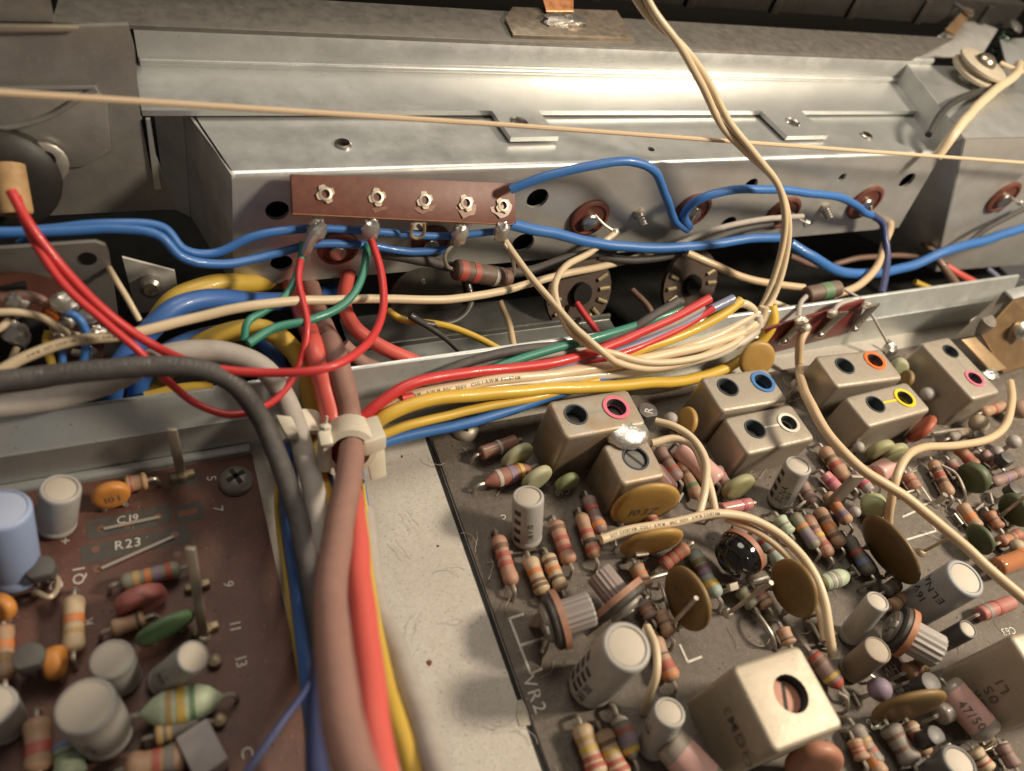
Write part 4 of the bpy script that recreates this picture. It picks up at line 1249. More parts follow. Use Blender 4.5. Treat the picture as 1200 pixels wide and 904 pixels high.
def transistor(label, c, h, rpx, letter=None, m=None, grp='small black transistors', face=None):
    T = pz(*c, h)
    r = size_at(T, rpx)
    t = thing('transistor', label, 'transistor', V((T.x, T.y, 0)), grp)
    m = m or mat('epoxy', (0.05, 0.05, 0.052), 0.4, dust=0.3)
    n = 18
    out = []
    for k in range(n):
        a = math.radians(-50 + 280 * k / (n - 1))
        out.append(V((T.x + math.cos(a) * r, T.y + math.sin(a) * r, 0.28)))
    build('body', MB().prism(out, V((0, 0, h - 0.28))), m, t, bevel=0.02)
    for k in (-1, 0, 1):
        build('lead', MB().tube([V((T.x + k * 0.1, T.y, 0.3)), V((T.x + k * 0.12, T.y, -0.02))], 0.025, 6), tin, t)
    if letter:
        q = MB()
        flat_text(q, letter, T + V((0, 0, 0.004)), V((0.5, 0.85, 0)), V((-0.85, 0.5, 0)), r * 1.2)
        build('marking', q, silk, t)['kind'] = 'stuff'
    return t


transistor('small black transistor marked R beside the pink ringed can', (760, 481), 0.75, 12, 'R')
transistor('black transistor at the right edge behind the tan wire', (1182, 536), 0.5, 10)
transistor('black transistor at the right edge above the pink resistor', (1192, 572), 0.5, 10)
transistor('dark transistor in the shade below the grey ridged knob', (1092, 800), 0.6, 14)
transistor('black transistor between the grey knob and the dark sided can', (1150, 512), 0.5, 10)
transistor('dark transistor in front of the bottom right capacitor', (1098, 862), 0.6, 13)
transistor('black transistor under the forked cream wires', (868, 620), 0.4, 10)

# trimmers
trimmer('trimmer with a black dial and grey ridged knob beside the printed VR2', (652, 727), 0.60, (0.95, -0.05, 0.25), 36, 0.52, 0.24, feet=[(622, 728), (636, 775)], knobm=mat('knob_grey', (0.28, 0.26, 0.25), 0.4, dust=0.3))
trimmer('trimmer with a grey dial and copper rim behind the large dashed capacitor', (727, 704), 0.60, (-0.32, 0.95, 0.08), 36, 0.50, 0.21, feet=[(775, 760), (690, 740)], knobm=mat('knob_rose', (0.25, 0.20, 0.19), 0.4, dust=0.3))
trimmer('glossy black trimmer under the printed cream wire', (868, 648), 0.62, (0.93, 0.30, 0.1), 30, 0.0, 0.3, discm=mat('rim_rust', (0.36, 0.15, 0.09), 0.5, dust=0.15), feet=[(905, 660), (880, 686)])
mt = mat('gloss_black', (0.008, 0.008, 0.009), 0.12, coat=0.5)
o = [x for x in COL.objects if x.name.startswith('track')][-1]
o.data.materials[0] = mt
ow = [x for x in COL.objects if x.name.startswith('wiper')]
for x in ow[-2:]:
    x.data.materials[0] = mt
c = pz(868, 648, 0.62)
n = V((0.93, 0.30, 0.1)).normalized()
r = size_at(c, 30)
build('dome', MB().lathe([(r * 0.9, -0.10), (r * 0.88, -0.20), (r * 0.8, -0.24), (r * 0.6, -0.25), (r * 0.5, -0.33), (r * 0.42, -0.35), (0.01, -0.35)], c, n, 26), mt, o.parent)
build('paint_dot', MB().box(c - n * 0.30 + V((0.05, -0.28, -0.28)), V((0.08, 0, 0)), V((0, 0.05, 0.03)), V((0, -0.02, 0.05))), mat('dot_cream', (0.5, 0.44, 0.34), 0.5), o.parent, bevel=0.01)
trimmer('trimmer with an orange rim and ridged grey block knob at the right', (1056, 740), 0.55, (0.55, -0.75, 0.1), 33, 0.58, 0.27, knobm=mat('knob_light', (0.38, 0.36, 0.34), 0.45, dust=0.3), discm=mat('rim_orange', (0.48, 0.20, 0.10), 0.5, noise=0.4, dust=0.2))

# pins
pin('bare round pin in front of the brown disc with marks', (780, 740), (816, 701))
pin('bare round pin pointing at the brown disc left of the pale green resistor', (853, 719), (904, 683))
pin('wide flat grey blade standing among the tan resistors', (967, 597), (1006, 558), wide=15, m=mat('blade_grey', (0.34, 0.30, 0.25), 0.45, 0.5, dust=0.3))
pin('bare pin at the right edge in front of a dark green disc', (1166, 610), (1202, 582))
pin('short bright pin lying over the board beside the largest brown disc', (1079, 648), (1111, 631), h=0.5, r=0.028, m=brassy)
pin('stubby square pin between the two tan wires', (1096, 592), (1108, 580), r=0.055)
pin('thin pin at the upper edge between the orange and pink ringed cans', (1040, 412), (1041, 398), r=0.03)
GPj = 'bare jumper wires on the grey brown board'
for lab, pts in (('curved bare wire beside the tan orange resistor at the right', [(1103, 545, 0.3), (1120, 555, 0.35), (1130, 575, 0.3), (1131, 590, 0.0)]),
                 ('looped bare wire between two brown discs', [(878, 712, 0.0), (890, 722, 0.28), (905, 745, 0.3), (909, 762, 0.0)]),
                 ('bare wire loop at the end of the printed cream wire', [(983, 812, 0.3), (992, 818, 0.34), (993, 830, 0.2), (988, 836, 0.0)]),
                 ('bright bare wire between the black trimmer and the brown disc', [(846, 697, 0.0), (848, 694, 0.12), (897, 682, 0.14), (900, 680, 0.0)]),
                 ('bright wire loop left of the brown disc with marks', [(772, 690, 0.0), (774, 684, 0.25), (781, 706, 0.28), (783, 716, 0.0)]),
                 ('thin bare wire below the printed 15', [(757, 683, 0.0), (760, 679, 0.1), (786, 671, 0.1), (788, 670, 0.0)]),
                 ('bare wire frame beside the red orange capacitor', [(1092, 512, 0.0), (1094, 508, 0.25), (1130, 503, 0.25), (1131, 506, 0.0)]),
                 ('bare wire between tan wire and pin at the right', [(1055, 584, 0.0), (1057, 580, 0.15), (1074, 574, 0.15), (1076, 575, 0.0)]),
                 ('bent bare wires beside the mauve resistor', [(944, 735, 0.0), (950, 730, 0.3), (962, 750, 0.3), (968, 757, 0.0)])):
    tag(build('jumper_wire', MB().tube([P(p) for p in pts], 0.028, 8), tin), lab, 'wire', GPj)

rc = random.Random(21)
used_names = set()


def beside(p):
    for o in sorted((o for o in COL.objects if o.get('category') in ('capacitor', 'resistor', 'diode', 'trimmer', 'shield can', 'transistor') and o['label'] not in used_names), key=lambda o: (o.location - p).length):
        used_names.add(o['label'])
        return ' '.join(o['label'].split()[:11])


for i, (x, y, ang, ln) in enumerate(((704, 672, 20, 16), (742, 690, 60, 14), (716, 640, -70, 12), (748, 656, 10, 13), (998, 672, -50, 14), (1010, 690, 15, 12), (1088, 560, -60, 12), (1060, 560, 20, 14), (1140, 600, 40, 12),
                                      (1118, 612, -50, 14), (1108, 516, 10, 14), (1156, 590, -70, 12), (1012, 796, -40, 14), (1000, 822, -60, 16), (1052, 806, 20, 12), (1120, 826, -50, 14), (1150, 880, 20, 14), (1172, 886, 20, 16), (1006, 880, -60, 18), (1096, 880, 30, 12), (930, 600, 40, 12), (830, 612, 30, 10), (902, 668, -40, 12), (706, 592, -60, 10), (792, 590, 60, 12), (600, 540, 30, 10))):
    a = math.radians(ang)
    q0, q1 = (x - math.cos(a) * ln / 2, y + math.sin(a) * ln / 2), (x + math.cos(a) * ln / 2, y - math.sin(a) * ln / 2)
    hgt = rc.uniform(0.08, 0.3)
    A_0, A_1 = pz(*q0, 0), pz(*q1, 0)
    o = tag(build('clipped_lead', MB().tube([A_0, A_0 + V((0, 0, hgt)), A_1 + V((0, 0, hgt * 0.9)), A_1], 0.026, 6, smooth=False), tin), 'bent bare lead beside the ' + beside(A_0), 'wire', 'bent bare leads on the grey brown board')
for lab, p0, p1, bd_, bn in (('tan resistor tucked behind the black ringed trimmer dome', (884, 690), (900, 712), 'tan', [('red', 0.4), ('brown', 0.65)]),
                             ('dusty tan resistor between the wide pin and the white capacitor', (938, 566), (954, 590), 'mauve', [('brown', 0.5)]),
                             ('small rust resistor above the largest dark brown disc', (1026, 610), (1036, 626), 'rust', [('red', 0.5)]),
                             ('teal resistor lying at the foot of the dark sided can', (1128, 786), (1150, 776), 'teal', [('olive', 0.4), ('gold', 0.7)]),
                             ('grey resistor between the lilac bead and the copper rimmed trimmer', (1062, 788), (1084, 778), 'tan', [('red', 0.4), ('gold', 0.72)]),
                             ('brown resistor right of the pink capacitor at the bottom', (1172, 872), (1190, 900), 'mauve', [('brown', 0.4)]),
                             ('tan resistor beside the copper rimmed trimmer foot', (1044, 712), (1060, 700), 'tan', [('brown', 0.5)]),
                             ('mauve resistor at the foot of the deep pink ringed can', (1112, 540), (1124, 556), 'mauve', [('red', 0.5)]),
                             ('tan resistor left of the red leaning resistor beside the brown disc', (744, 662), (758, 690), 'tan', [('orange', 0.45), ('brown', 0.7)]),
                             ('mauve resistor between the cream wires and the olive flat capacitor', (838, 548), (852, 572), 'mauve', [('red', 0.45)]),
                             ('teal resistor at the foot of the brown disc with a pin', (866, 690), (884, 712), 'greygreen', [('gold', 0.5)]),
                             ('tan resistor in front of the large cream can at the bottom edge', (1000, 866), (1012, 892), 'tan', [('red', 0.4), ('red', 0.6)]),
                             ('cream resistor at the bottom right beside the small clear capacitor', (1140, 878), (1160, 904), 'cream', [('brown', 0.4), ('red', 0.65)]),
                             ('dark grey resistor at the foot of the large grey blue capacitor', (1036, 694), (1052, 684), 'darkgrey', [('gold', 0.6)]),
                             ('rust resistor near the right edge beside the two dark green discs', (1158, 600), (1172, 620), 'rust', [('brown', 0.5)]),
                             ('tan resistor near the right edge behind the tan wire arch', (1150, 484), (1176, 476), 'tan', [('red', 0.5)]),
                             ('grey resistor lying before the pale bead at the far right', (1112, 514), (1136, 506), 'grey', [('brown', 0.4), ('gold', 0.7)]),
                             ('pinkish resistor beside the thin bare wire below the orange ringed can', (1062, 556), (1074, 574), 'pinktan', [('red', 0.5)]),
                             ('mint resistor behind the first of three parallel resistors', (912, 606), (926, 626), 'mint', [('grey', 0.5)]),
                             ('brown resistor between the large dashed capacitor and the brown disc', (752, 706), (764, 726), 'mauve', [('orange', 0.5)]),
                             ('tan resistor beside the foot of the plain white capacitor', (962, 728), (974, 748), 'tan', [('black', 0.4), ('red', 0.65)]),
                             ('rust resistor at the right edge under the loose tan wire', (1172, 636), (1196, 626), 'rust', [('brown', 0.5), ('red', 0.7)])):
    resistor(lab, p0, p1, bd_, bn)

# ================================================================ left board components
electrolytic('small white capacitor standing beside the printed plus sign', (66, 618), (71, 572), 48, h=0.85, grp=GE2)
electrolytic('tall pale blue capacitor at the left edge', (18, 676), (2, 596), 68, h=1.4, m=bluesleeve, tm=bluetop, grp=GE2, rim=0.9)
electrolytic('medium grey white capacitor behind the largest one on the red brown board', (143, 797), (131, 772), 52, m=sleeve, grp=GE2, rim=0.96, marks=[('II', 0.4, -50, 0.2)])
electrolytic('slim grey capacitor lying tilted below the green film capacitor', (188, 800), (227, 769), 41, h=0.85, grp=GE2, rim=0.93, marks=[('10V', 0.3, -10, 0.2)])
electrolytic('largest grey white capacitor at the lower left', (125, 862), (100, 827), 74, grp=GE2, rim=0.93, marks=[('25V', 0.35, -48, 0.2)])
electrolytic('grey white capacitor cut by the left edge', (8, 852), (-8, 826), 56, grp=GE2, rim=0.93)
L = GL_
resistor('grey resistor with red, violet and orange bands under the printed R23', (140, 684), (212, 666), 'greygreen', [('red', 0.80, 0.1), ('violet', 0.62, 0.12), ('orange', 0.46, 0.1), ('gold', 0.28, 0.1)], grp=L, r=0.118)
resistor('cream upright resistor with one orange band beside the printed Q1', (87, 699), (86, 764), 'cream', [('orange', 0.45, 0.15), ('gold', 0.68, 0.08)], grp=L, r=0.134)
resistor('small tan resistor with a black ring beside the green film capacitor', (130, 738), (170, 724), 'tan', [('black', 0.80, 0.1)], grp=L, r=0.118)
resistor('small tan resistor tucked behind the orange disc', (146, 569), (173, 563), 'tan', [('red', 0.3, 0.08), ('gold', 0.8, 0.08)], grp=L, r=0.118)
resistor('pale green spindle inductor with gold and dark green bands', (163, 838), (262, 816), 'mint', [('gold', 0.36, 0.07), ('yellow', 0.50, 0.1), ('green', 0.64, 0.06)], grp=None, r=0.202, z0=0.28, z1=0.28, style='spindle', cat='inductor', name='inductor')
resistor('dark resistor with gold ends below the pale green inductor', (180, 863), (236, 848), 'darkgrey', [('gold', 0.14, 0.14), ('gold', 0.34, 0.1)], grp=L, r=0.134)
resistor('tan resistor with red and grey bands at the bottom left', (147, 902), (218, 886), 'tan', [('red', 0.52, 0.12), ('grey', 0.74, 0.16)], grp=L, r=0.168)
resistor('tan resistor with an orange red band at the lower left', (43, 842), (46, 905), 'tan', [('red', 0.6, 0.22)], grp=L, r=0.143)
resistor('pale green resistor with dark green band at the bottom left edge', (80, 868), (82, 912), 'mint', [('blue', 0.15, 0.2), ('green', 0.38, 0.1)], grp=L, r=0.168)
resistor('tan resistor with orange bands cut by the left edge', (4, 733), (6, 797), 'tan', [('orange', 0.4, 0.14), ('gold', 0.65, 0.1)], grp=L, r=0.118)
GD2 = 'ceramic capacitors on the red brown board'
disc('orange disc marked 101 beside the small white capacitor', (130, 580), 0.3, 44, 10, 0.62, orng, th=0.16, grp=GD2, mark=('101', 0, 0, 0.17))
disc('orange disc standing edge on beside the black transistor', (65, 776), 0.3, 42, -86, 0.3, orng, th=0.2, grp=GD2)
disc('orange disc cut by the left edge', (2, 712), 0.3, 40, -50, 0.5, orng, th=0.16, grp=GD2)
disc('muted pink flat capacitor under the banded grey resistor', (165, 703), 0.24, 62, 20, 0.3, mat('film_rose', (0.36, 0.11, 0.10), 0.4, dust=0.15), th=0.22, grp=GD2, name='film_capacitor')
disc('dark green flat capacitor above the slim tilted capacitor', (194, 736), 0.3, 74, 26, 0.26, fgreen, th=0.12, grp=GD2, name='film_capacitor')
transistor('black transistor between the orange disc and the left edge', (33, 769), 0.55, 19, grp='black transistors on the red brown board', m=mat('epoxy_matt', (0.07, 0.068, 0.068), 0.6, dust=0.2))
transistor('black transistor leaning on the tall pale blue capacitor', (47, 665), 0.45, 17, grp='black transistors on the red brown board', m=MATS['epoxy_matt'])
t = thing('block_capacitor', 'small grey block capacitor beside the printed C at the bottom', 'capacitor', pz(238, 885, 0))
build('body', MB().box(pz(238, 882, 0.22), V((0.18, 0.06, 0)), V((-0.08, 0.26, 0)), V((0, 0, 0.2))), mat('block_grey', (0.33, 0.30, 0.30), 0.5, dust=0.2), t, bevel=0.03)
build('lead', MB().tube([pz(236, 885, 0.1), pz(236, 885, -0.02)], 0.03, 6), tin, t)
G5 = 'pins and lugs on the red brown board'
pin('tall flat grey blade in front of the rail beside number 5', (213, 558), (201, 503), wide=11, m=mat('blade_tan', (0.36, 0.31, 0.25), 0.4, 0.5), grp=G5)
pin('tall dull flat blade beside number 9', (239, 748), (223, 642), wide=11, m=MATS['blade_tan'], h=1.5, grp=G5)
for lab, a, b in (('small gold lug at the foot of the flat grey blade', (200, 562), (228, 554)), ('gold lug crossed by the tall dull blade', (217, 691), (246, 683)), ('gold lug touching the end of the dark green flat capacitor', (226, 743), (256, 732)), ('gold lug half hidden behind the slim tilted capacitor', (246, 778), (258, 772)), ('gold lug between the pale green inductor and the grey block', (250, 846), (264, 843))):
    pa, pb = pz(*a, 0.06), pz(*b, 0.06)
    d = (pb - pa) / 2
    t = thing('terminal_lug', lab, 'terminal', (pa + pb) / 2 - V((0, 0, 0.06)), G5)
    build('lug', MB().box((pa + pb) / 2, d, V((-d.y, d.x, 0)).normalized() * 0.05, V((0, 0, 0.055))), brassy, t, bevel=0.02)
    build('solder', MB().ball((pa + pb) / 2 + V((0, 0, 0.02)), 0.085, 10, 6, (1.1, 1, 0.8), 0.12, 4), brassy, t)
t = tag(build('wire_clip', MB().tube([pz(40, 697, 0.0), pz(42, 694, 0.18), pz(58, 700, 0.3), pz(66, 693, 0.22), pz(67, 678, 0.1), pz(60, 673, 0.0)], 0.035, 8), mat('bare_pale', (0.6, 0.5, 0.36), 0.4, 0.4)), 'pale bare wire loop beside the pale blue capacitor', 'wire', None)

# ================================================================ wires and cables
WC = {'red': (0.60, 0.025, 0.03), 'blue': (0.03, 0.16, 0.48), 'yellow': (0.66, 0.43, 0.045), 'green': (0.015, 0.22, 0.15), 'cream': (0.66, 0.53, 0.35), 'tan': (0.60, 0.44, 0.27), 'black': (0.03, 0.03, 0.03), 'darkgrey': (0.045, 0.04, 0.04),
      'lightgrey': (0.42, 0.38, 0.34), 'mauve': (0.29, 0.145, 0.115), 'salmon': (0.66, 0.10, 0.08), 'navy': (0.03, 0.05, 0.16), 'slate': (0.19, 0.22, 0.34), 'brown': (0.20, 0.12, 0.09), 'bigblue': (0.03, 0.13, 0.42), 'bigyellow': (0.60, 0.40, 0.05), 'white': (0.60, 0.54, 0.45)}
WM = {k: mat('insulation_' + k, c, 0.40, noise=0.22, scale=1.2, col2=tuple(x * 0.8 + 0.02 for x in c), dust=0.12, bump=0.08, bscale=24, coat=0.15) for k, c in WC.items()}
for k in ('mauve', 'darkgrey', 'lightgrey'):
    WM[k] = mat('rubber_' + k, WC[k], 0.62, noise=0.3, scale=5, dust=0.26, bump=0.22, bscale=50, dustcol=(0.34, 0.26, 0.22) if k == 'mauve' else (0.30, 0.27, 0.25))
FG = 'wires fanning out over the divider wall'


def wire(label, pts, px, col, text=None, group=None, name='wire', cat='wire', ref=None, shift=None, step=8, tsize=1.0, tstart=0.02, tmat=None, tilt=0, bare=None):
    q = [P(p) for p in pts]
    if shift:
        q = [a + V(shift) for a in q]
    m_ = q[len(q) // 2] if ref is None else q[ref]
    r = size_at(m_, px) / 2 * ((1.0 if group == FG else 0.86) if px < 16 else 1.0)
    sp = spline(q, step)
    sd = V((len(label) * 1.37, px * 2.1, 0))
    sp = [s_ + V(noise.noise_vector(s_ * 1.1 + sd)) * min(0.03, r * 0.28) + V(noise.noise_vector(s_ * 3.1 + sd)) * min(0.008, r * 0.07) for s_ in sp]
    mb = MB().tube(sp, r, 12, smooth=False)
    o = tag(build(name, mb, WM[col], sharp=60), label, cat, group)
    if text:
        cum = [0]
        for a, b in zip(sp, sp[1:]):
            cum.append(cum[-1] + (b - a).length)

        def at(s_):
            for i in range(len(cum) - 1):
                if cum[i] <= s_ <= cum[i + 1]:
                    f = (s_ - cum[i]) / max(1e-6, cum[i + 1] - cum[i])
                    a, b = sp[max(0, i - 1)], sp[min(len(sp) - 1, i + 2)]
                    return sp[i].lerp(sp[i + 1], f), (b - a).normalized()
            return sp[-1], (sp[-1] - sp[-2]).normalized()
        size = r * 1.05 * tsize
        x = cum[-1] * tstart
        b = MB()
        for ch in text:
            vs, fs, wd = glyph(ch)
            if x + wd * size > cum[-1] * 0.98:
                break
            if vs:
                pos, tn = at(x + wd * size / 2)
                e = (CAM - pos)
                e = (e - tn * e.dot(tn)).normalized()
                e = Matrix.Rotation(math.radians(tilt), 3, tn) @ e
                side = e.cross(tn)
                ln = []
                for vx, vy in ((v.x * size, v.y * size - size * 0.35) for v in vs):
                    a = vy / r
                    ln.append(pos + tn * (vx - wd * size / 2) + (e * math.cos(a) + side * math.sin(a)) * (r + 0.004))
                b.add(ln, fs)
            x += wd * size * 1.12
        if b.v:
            build('printed_text', b, tmat or faint, o)['kind'] = 'stuff'
    if bare:
        for p_, q_ in bare:
            build('bare_end', MB().tube([P(p_), P(q_)], r * 0.45, 6), tin, o)
    return o


# --- big cables in the trough and the bundle over the deck
wire('thick blue cable arching low behind the cream wire at the left', [(128, 500, 7.3, 'y'), (135, 440, 7.4, 'y'), (165, 398, 7.7, 'y'), (205, 362, 8.0, 'y'), (255, 350, 8.3, 'y'), (305, 352, 8.6, 'y'), (345, 352, 9.0, 'y'), (390, 340, 9.9, 'y')], 25, 'bigblue', name='cable', cat='cable')
wire('second thick blue cable lying in the dark below the first', [(160, 490, 7.3, 'y'), (168, 440, 7.5, 'y'), (220, 400, 7.9, 'y'), (300, 392, 8.0, 'y'), (330, 440, 7.3, 'y'), (342, 500, 6.6, 'y'), (338, 560, 0.6), (352, 680, 0.7), (364, 780, 0.9), (372, 860, 1.0)], 22, 'bigblue', name='cable', cat='cable')
wire('thick yellow cable arching behind the blue ones', [(178, 385, 8.6, 'y'), (205, 350, 8.8, 'y'), (250, 334, 9.0, 'y'), (300, 332, 9.3, 'y'), (360, 322, 10.0, 'y'), (400, 310, 10.8, 'y')], 24, 'bigyellow', name='cable', cat='cable')
wire('thick yellow cable curving down into the bundle behind the light grey one', [(170, 470, 7.5, 'y'), (205, 425, 7.7, 'y'), (255, 395, 7.8, 'y'), (310, 388, 7.7, 'y'), (350, 420, 7.3, 'y'), (366, 480, 6.7, 'y'), (374, 540, 0.7), (380, 620, 0.8), (384, 740, 0.9), (394, 930, 1.2)], 24, 'bigyellow', name='cable', cat='cable')
wire('thin yellow wire under the dark grey cable at the left', [(170, 464, 7.15, 'y'), (210, 455, 7.15, 'y'), (250, 452, 7.1, 'y')], 12, 'bigyellow')
wire('light grey cable bending over the divider wall into the bundle', [(-20, 480, 6.95, 'y'), (60, 468, 7.0, 'y'), (125, 450, 7.1, 'y'), (190, 418, 7.2, 'y'), (250, 412, 7.2, 'y'), (305, 430, 6.95, 'y'), (340, 480, 6.5, 'y'), (358, 540, 1.0), (372, 600, 0.9), (378, 680, 0.9), (384, 790, 1.2), (390, 930, 1.6)], 27, 'lightgrey', name='cable', cat='cable', ref=5)
wire('dark grey rubber cable running in front of the others and down over the bundle', [(-20, 448, 6.75, 'y'), (60, 440, 6.75, 'y'), (150, 431, 6.7, 'y'), (225, 430, 6.6, 'y'), (275, 450, 6.4, 'y'), (308, 498, 6.1, 'y'), (330, 550, 1.2), (350, 610, 1.3), (368, 690, 1.3), (380, 780, 1.2), (388, 900, 1.2)], 26, 'darkgrey', text='   AWM  E47683-TE  AWM  E47683-TE   18AWG', name='cable', cat='cable', ref=3, tmat=mat('grey_print', (0.15, 0.14, 0.135), 0.6), tilt=-25, tsize=0.8)
# the twin cables through the clamp
wire('wide mauve rubber cable rising towards the viewer over the bundle', [(340, 290, 10.6, 'y'), (354, 318, 9.8, 'y'), (368, 352, 8.9, 'y'), (380, 386, 8.0, 'y'), (391, 414, 7.0, 'y'), (402, 450, 6.6, 'y'), (410, 490, 6.2, 'y'), (412, 545, 1.5), (397, 620, 2.0), (387, 690, 2.5), (388, 760, 3.0), (400, 835, 3.4), (424, 930, 3.8)], 29, 'mauve', name='cable', cat='cable', ref=5)
wire('salmon red cable beside the mauve cable in the bundle', [(316, 285, 10.6, 'y'), (335, 320, 9.7, 'y'), (350, 355, 8.7, 'y'), (362, 390, 7.8, 'y'), (370, 416, 7.0, 'y'), (382, 456, 6.6, 'y'), (393, 500, 6.15, 'y'), (408, 560, 1.0), (418, 640, 1.5), (425, 720, 2.1), (434, 810, 2.6), (452, 930, 3.0)], 25, 'salmon', name='cable', cat='cable', ref=5)
wire('yellow cable coming out from under the salmon cable at the bottom', [(420, 600, 0.7), (432, 700, 1.0), (450, 790, 1.5), (466, 850, 1.9), (490, 930, 2.2)], 21, 'bigyellow', name='cable', cat='cable', ref=1)
wire('beige grey cable at the right side of the bundle', [(426, 600, 0.4), (440, 700, 0.7), (466, 770, 1.2), (492, 840, 1.8), (522, 930, 2.4)], 27, 'lightgrey', name='cable', cat='cable', ref=1)
wire('blue wire hugging the right side of the bundle', [(420, 540, 0.5), (428, 590, 0.4), (434, 640, 0.35), (443, 705, 0.3), (446, 760, 0.3)], 10, 'blue')
wire('thin yellow wire beside the blue one at the right of the bundle', [(424, 560, 0.55), (432, 620, 0.5), (438, 668, 0.42), (440, 720, 0.3)], 7, 'yellow')
wire('olive yellow wire at the left side of the bundle', [(326, 540, 0.5), (326, 600, 0.45), (336, 680, 0.5), (352, 780, 0.5), (362, 870, 0.5), (366, 940, 0.5)], 11, 'bigyellow')
wire('navy wire branching from the bundle down across the red brown board', [(372, 780, 1.2), (358, 808, 1.4), (322, 858, 1.6), (280, 918, 1.8)], 12, 'navy')
wire('deep blue wire at the left side of the bundle over the board edge', [(336, 520, 1.0), (338, 560, 0.7), (345, 630, 0.6), (352, 700, 0.7), (362, 780, 0.9)], 18, 'bigblue')
wire('dark wire deep inside the bundle', [(380, 560, 0.7), (382, 650, 0.8), (378, 760, 1.2), (372, 860, 1.5), (372, 930, 1.7)], 26, 'navy', name='cable', cat='cable')
wire('brown cable lying behind the divider wall right of the mauve cable', [(402, 405, 7.5, 'y'), (425, 425, 7.3, 'y'), (455, 434, 7.2, 'y'), (490, 442, 7.2, 'y')], 18, 'mauve', name='cable', cat='cable')
wire('thick red wire dropping behind the divider wall', [(430, 285, 10.4, 'y'), (412, 315, 9.5, 'y'), (404, 350, 8.6, 'y'), (413, 380, 7.9, 'y'), (440, 402, 7.5, 'y'), (498, 430, 7.1, 'y')], 18, 'salmon')

# nylon clamps round the bundle


def clamp(label, c, axis, r, wd, tail):
    p = P(c)
    a = V(axis).normalized()
    t = thing('cable_tie', label, 'cable tie', p, 'nylon ties round the cable bundle')
    build('band', MB().lathe([(r, -wd), (r + 0.09, -wd + 0.02), (r + 0.1, 0), (r + 0.09, wd - 0.02), (r, wd)], p, a, 24, cap=False), nylon, t)
    q = [P(x) for x in tail]
    if len(q) == 4:
        build('tail', MB().prism(q, V((0.02, -0.05, -0.1))), nylon, t, bevel=0.02)
    return t


mv = spline([P((402, 450, 6.6, 'y')), P((410, 490, 6.2, 'y')), P((412, 545, 1.5)), P((397, 620, 2.0))], 8)
tp = mv[12] + V((-0.02, 0.0, -0.06))
t = clamp('cream nylon tie round the mauve cable at the root of the wire fan', tp, mv[14] - mv[10], 0.27, 0.24, [])
tq = tp + V((0.28, -0.02, 0.14))
build('buckle', MB().box(tq, V((0.17, 0.02, 0.02)), V((0, 0.24, -0.05)), V((0.0, 0.04, 0.12))), nylon, t, bevel=0.05)
build('tail', MB().prism([tq + V((-0.14, -0.05, 0.02)), tq + V((0.18, -0.02, 0.0)), tq + V((0.17, -0.42, -0.5)), tq + V((-0.06, -0.44, -0.52))], V((0.0, 0.05, -0.04))), nylon, t, bevel=0.02)
clamp('pale nylon tie round the light grey cable left of the mauve cable', (350, 506, 6.35, 'y'), P((358, 540, 1.0)) - P((340, 480, 6.5, 'y')), 0.27, 0.2, [(322, 485, 1.4), (342, 488, 1.4), (350, 508, 1.3), (334, 508, 1.3)])
t = thing('cable_tie', 'thin upright nylon tie end between the two bundle ties', 'cable tie', P((382, 520, 0.9)))
build('tail', MB().tube([P((383, 488, 1.7)), P((381, 505, 1.5)), P((380, 550, 1.0))], [0.02, 0.08, 0.1, 0.1], 8), nylon, t)
build('head', MB().box(P((381, 515, 1.45)), V((0.09, 0, 0)), V((0, 0.1, 0.04)), V((0, -0.02, 0.08))), nylon, t, bevel=0.03)

# --- wire fan over the divider wall
wire('topmost red wire of the fan', [(424, 490, 6.2, 'y'), (445, 473, 6.3, 'y'), (480, 452, 6.45, 'y'), (540, 438, 6.6, 'y'), (610, 431, 6.65, 'y'), (660, 423, 6.7, 'y'), (710, 407, 6.85, 'y'), (760, 386, 6.98, 'y'), (800, 367, 7.1, 'y'), (832, 350, 7.2, 'y')], 12, 'red', group=FG)
wire('second red wire of the fan ending under the twisted cream wires', [(470, 468, 6.35, 'y'), (560, 447, 6.55, 'y'), (660, 432, 6.65, 'y'), (720, 417, 6.72, 'y'), (770, 398, 6.85, 'y'), (818, 373, 7.0, 'y'), (836, 362, 7.05, 'y')], 9, 'red', group=FG)
wire('green wire of the fan', [(470, 474, 6.3, 'y'), (540, 446, 6.65, 'y'), (600, 424, 6.8, 'y'), (660, 406, 6.93, 'y'), (720, 390, 7.04, 'y'), (770, 374, 7.1, 'y'), (800, 362, 7.2, 'y')], 11, 'green', group=FG)
wire('dark wire running along the top edge of the divider wall', [(430, 492, 6.25, 'y'), (470, 464, 6.5, 'y'), (520, 436, 6.75, 'y'), (580, 416, 6.9, 'y'), (640, 406, 6.98, 'y'), (700, 400, 6.99, 'y'), (745, 384, 7.06, 'y'), (800, 352, 7.3, 'y')], 11, 'darkgrey', group=FG)
wire('second dark wire crossing above the red wires of the fan', [(640, 428, 6.72, 'y'), (690, 415, 6.85, 'y'), (730, 393, 7.02, 'y'), (760, 374, 7.1, 'y'), (796, 352, 7.3, 'y')], 11, 'darkgrey', group=FG)
wire('grey wire of the fan lying between the green and the red', [(470, 470, 6.38, 'y'), (540, 446, 6.62, 'y'), (620, 420, 6.84, 'y'), (690, 408, 6.93, 'y'), (740, 396, 6.97, 'y'), (790, 378, 7.02, 'y'), (824, 360, 7.12, 'y')], 9, 'lightgrey', group=FG)
wire('dark wire between the two yellow wires of the fan', [(438, 498, 6.15, 'y'), (480, 480, 6.2, 'y'), (540, 466, 6.3, 'y'), (600, 456, 6.4, 'y'), (680, 440, 6.55, 'y'), (740, 424, 6.66, 'y')], 10, 'darkgrey', group=FG)
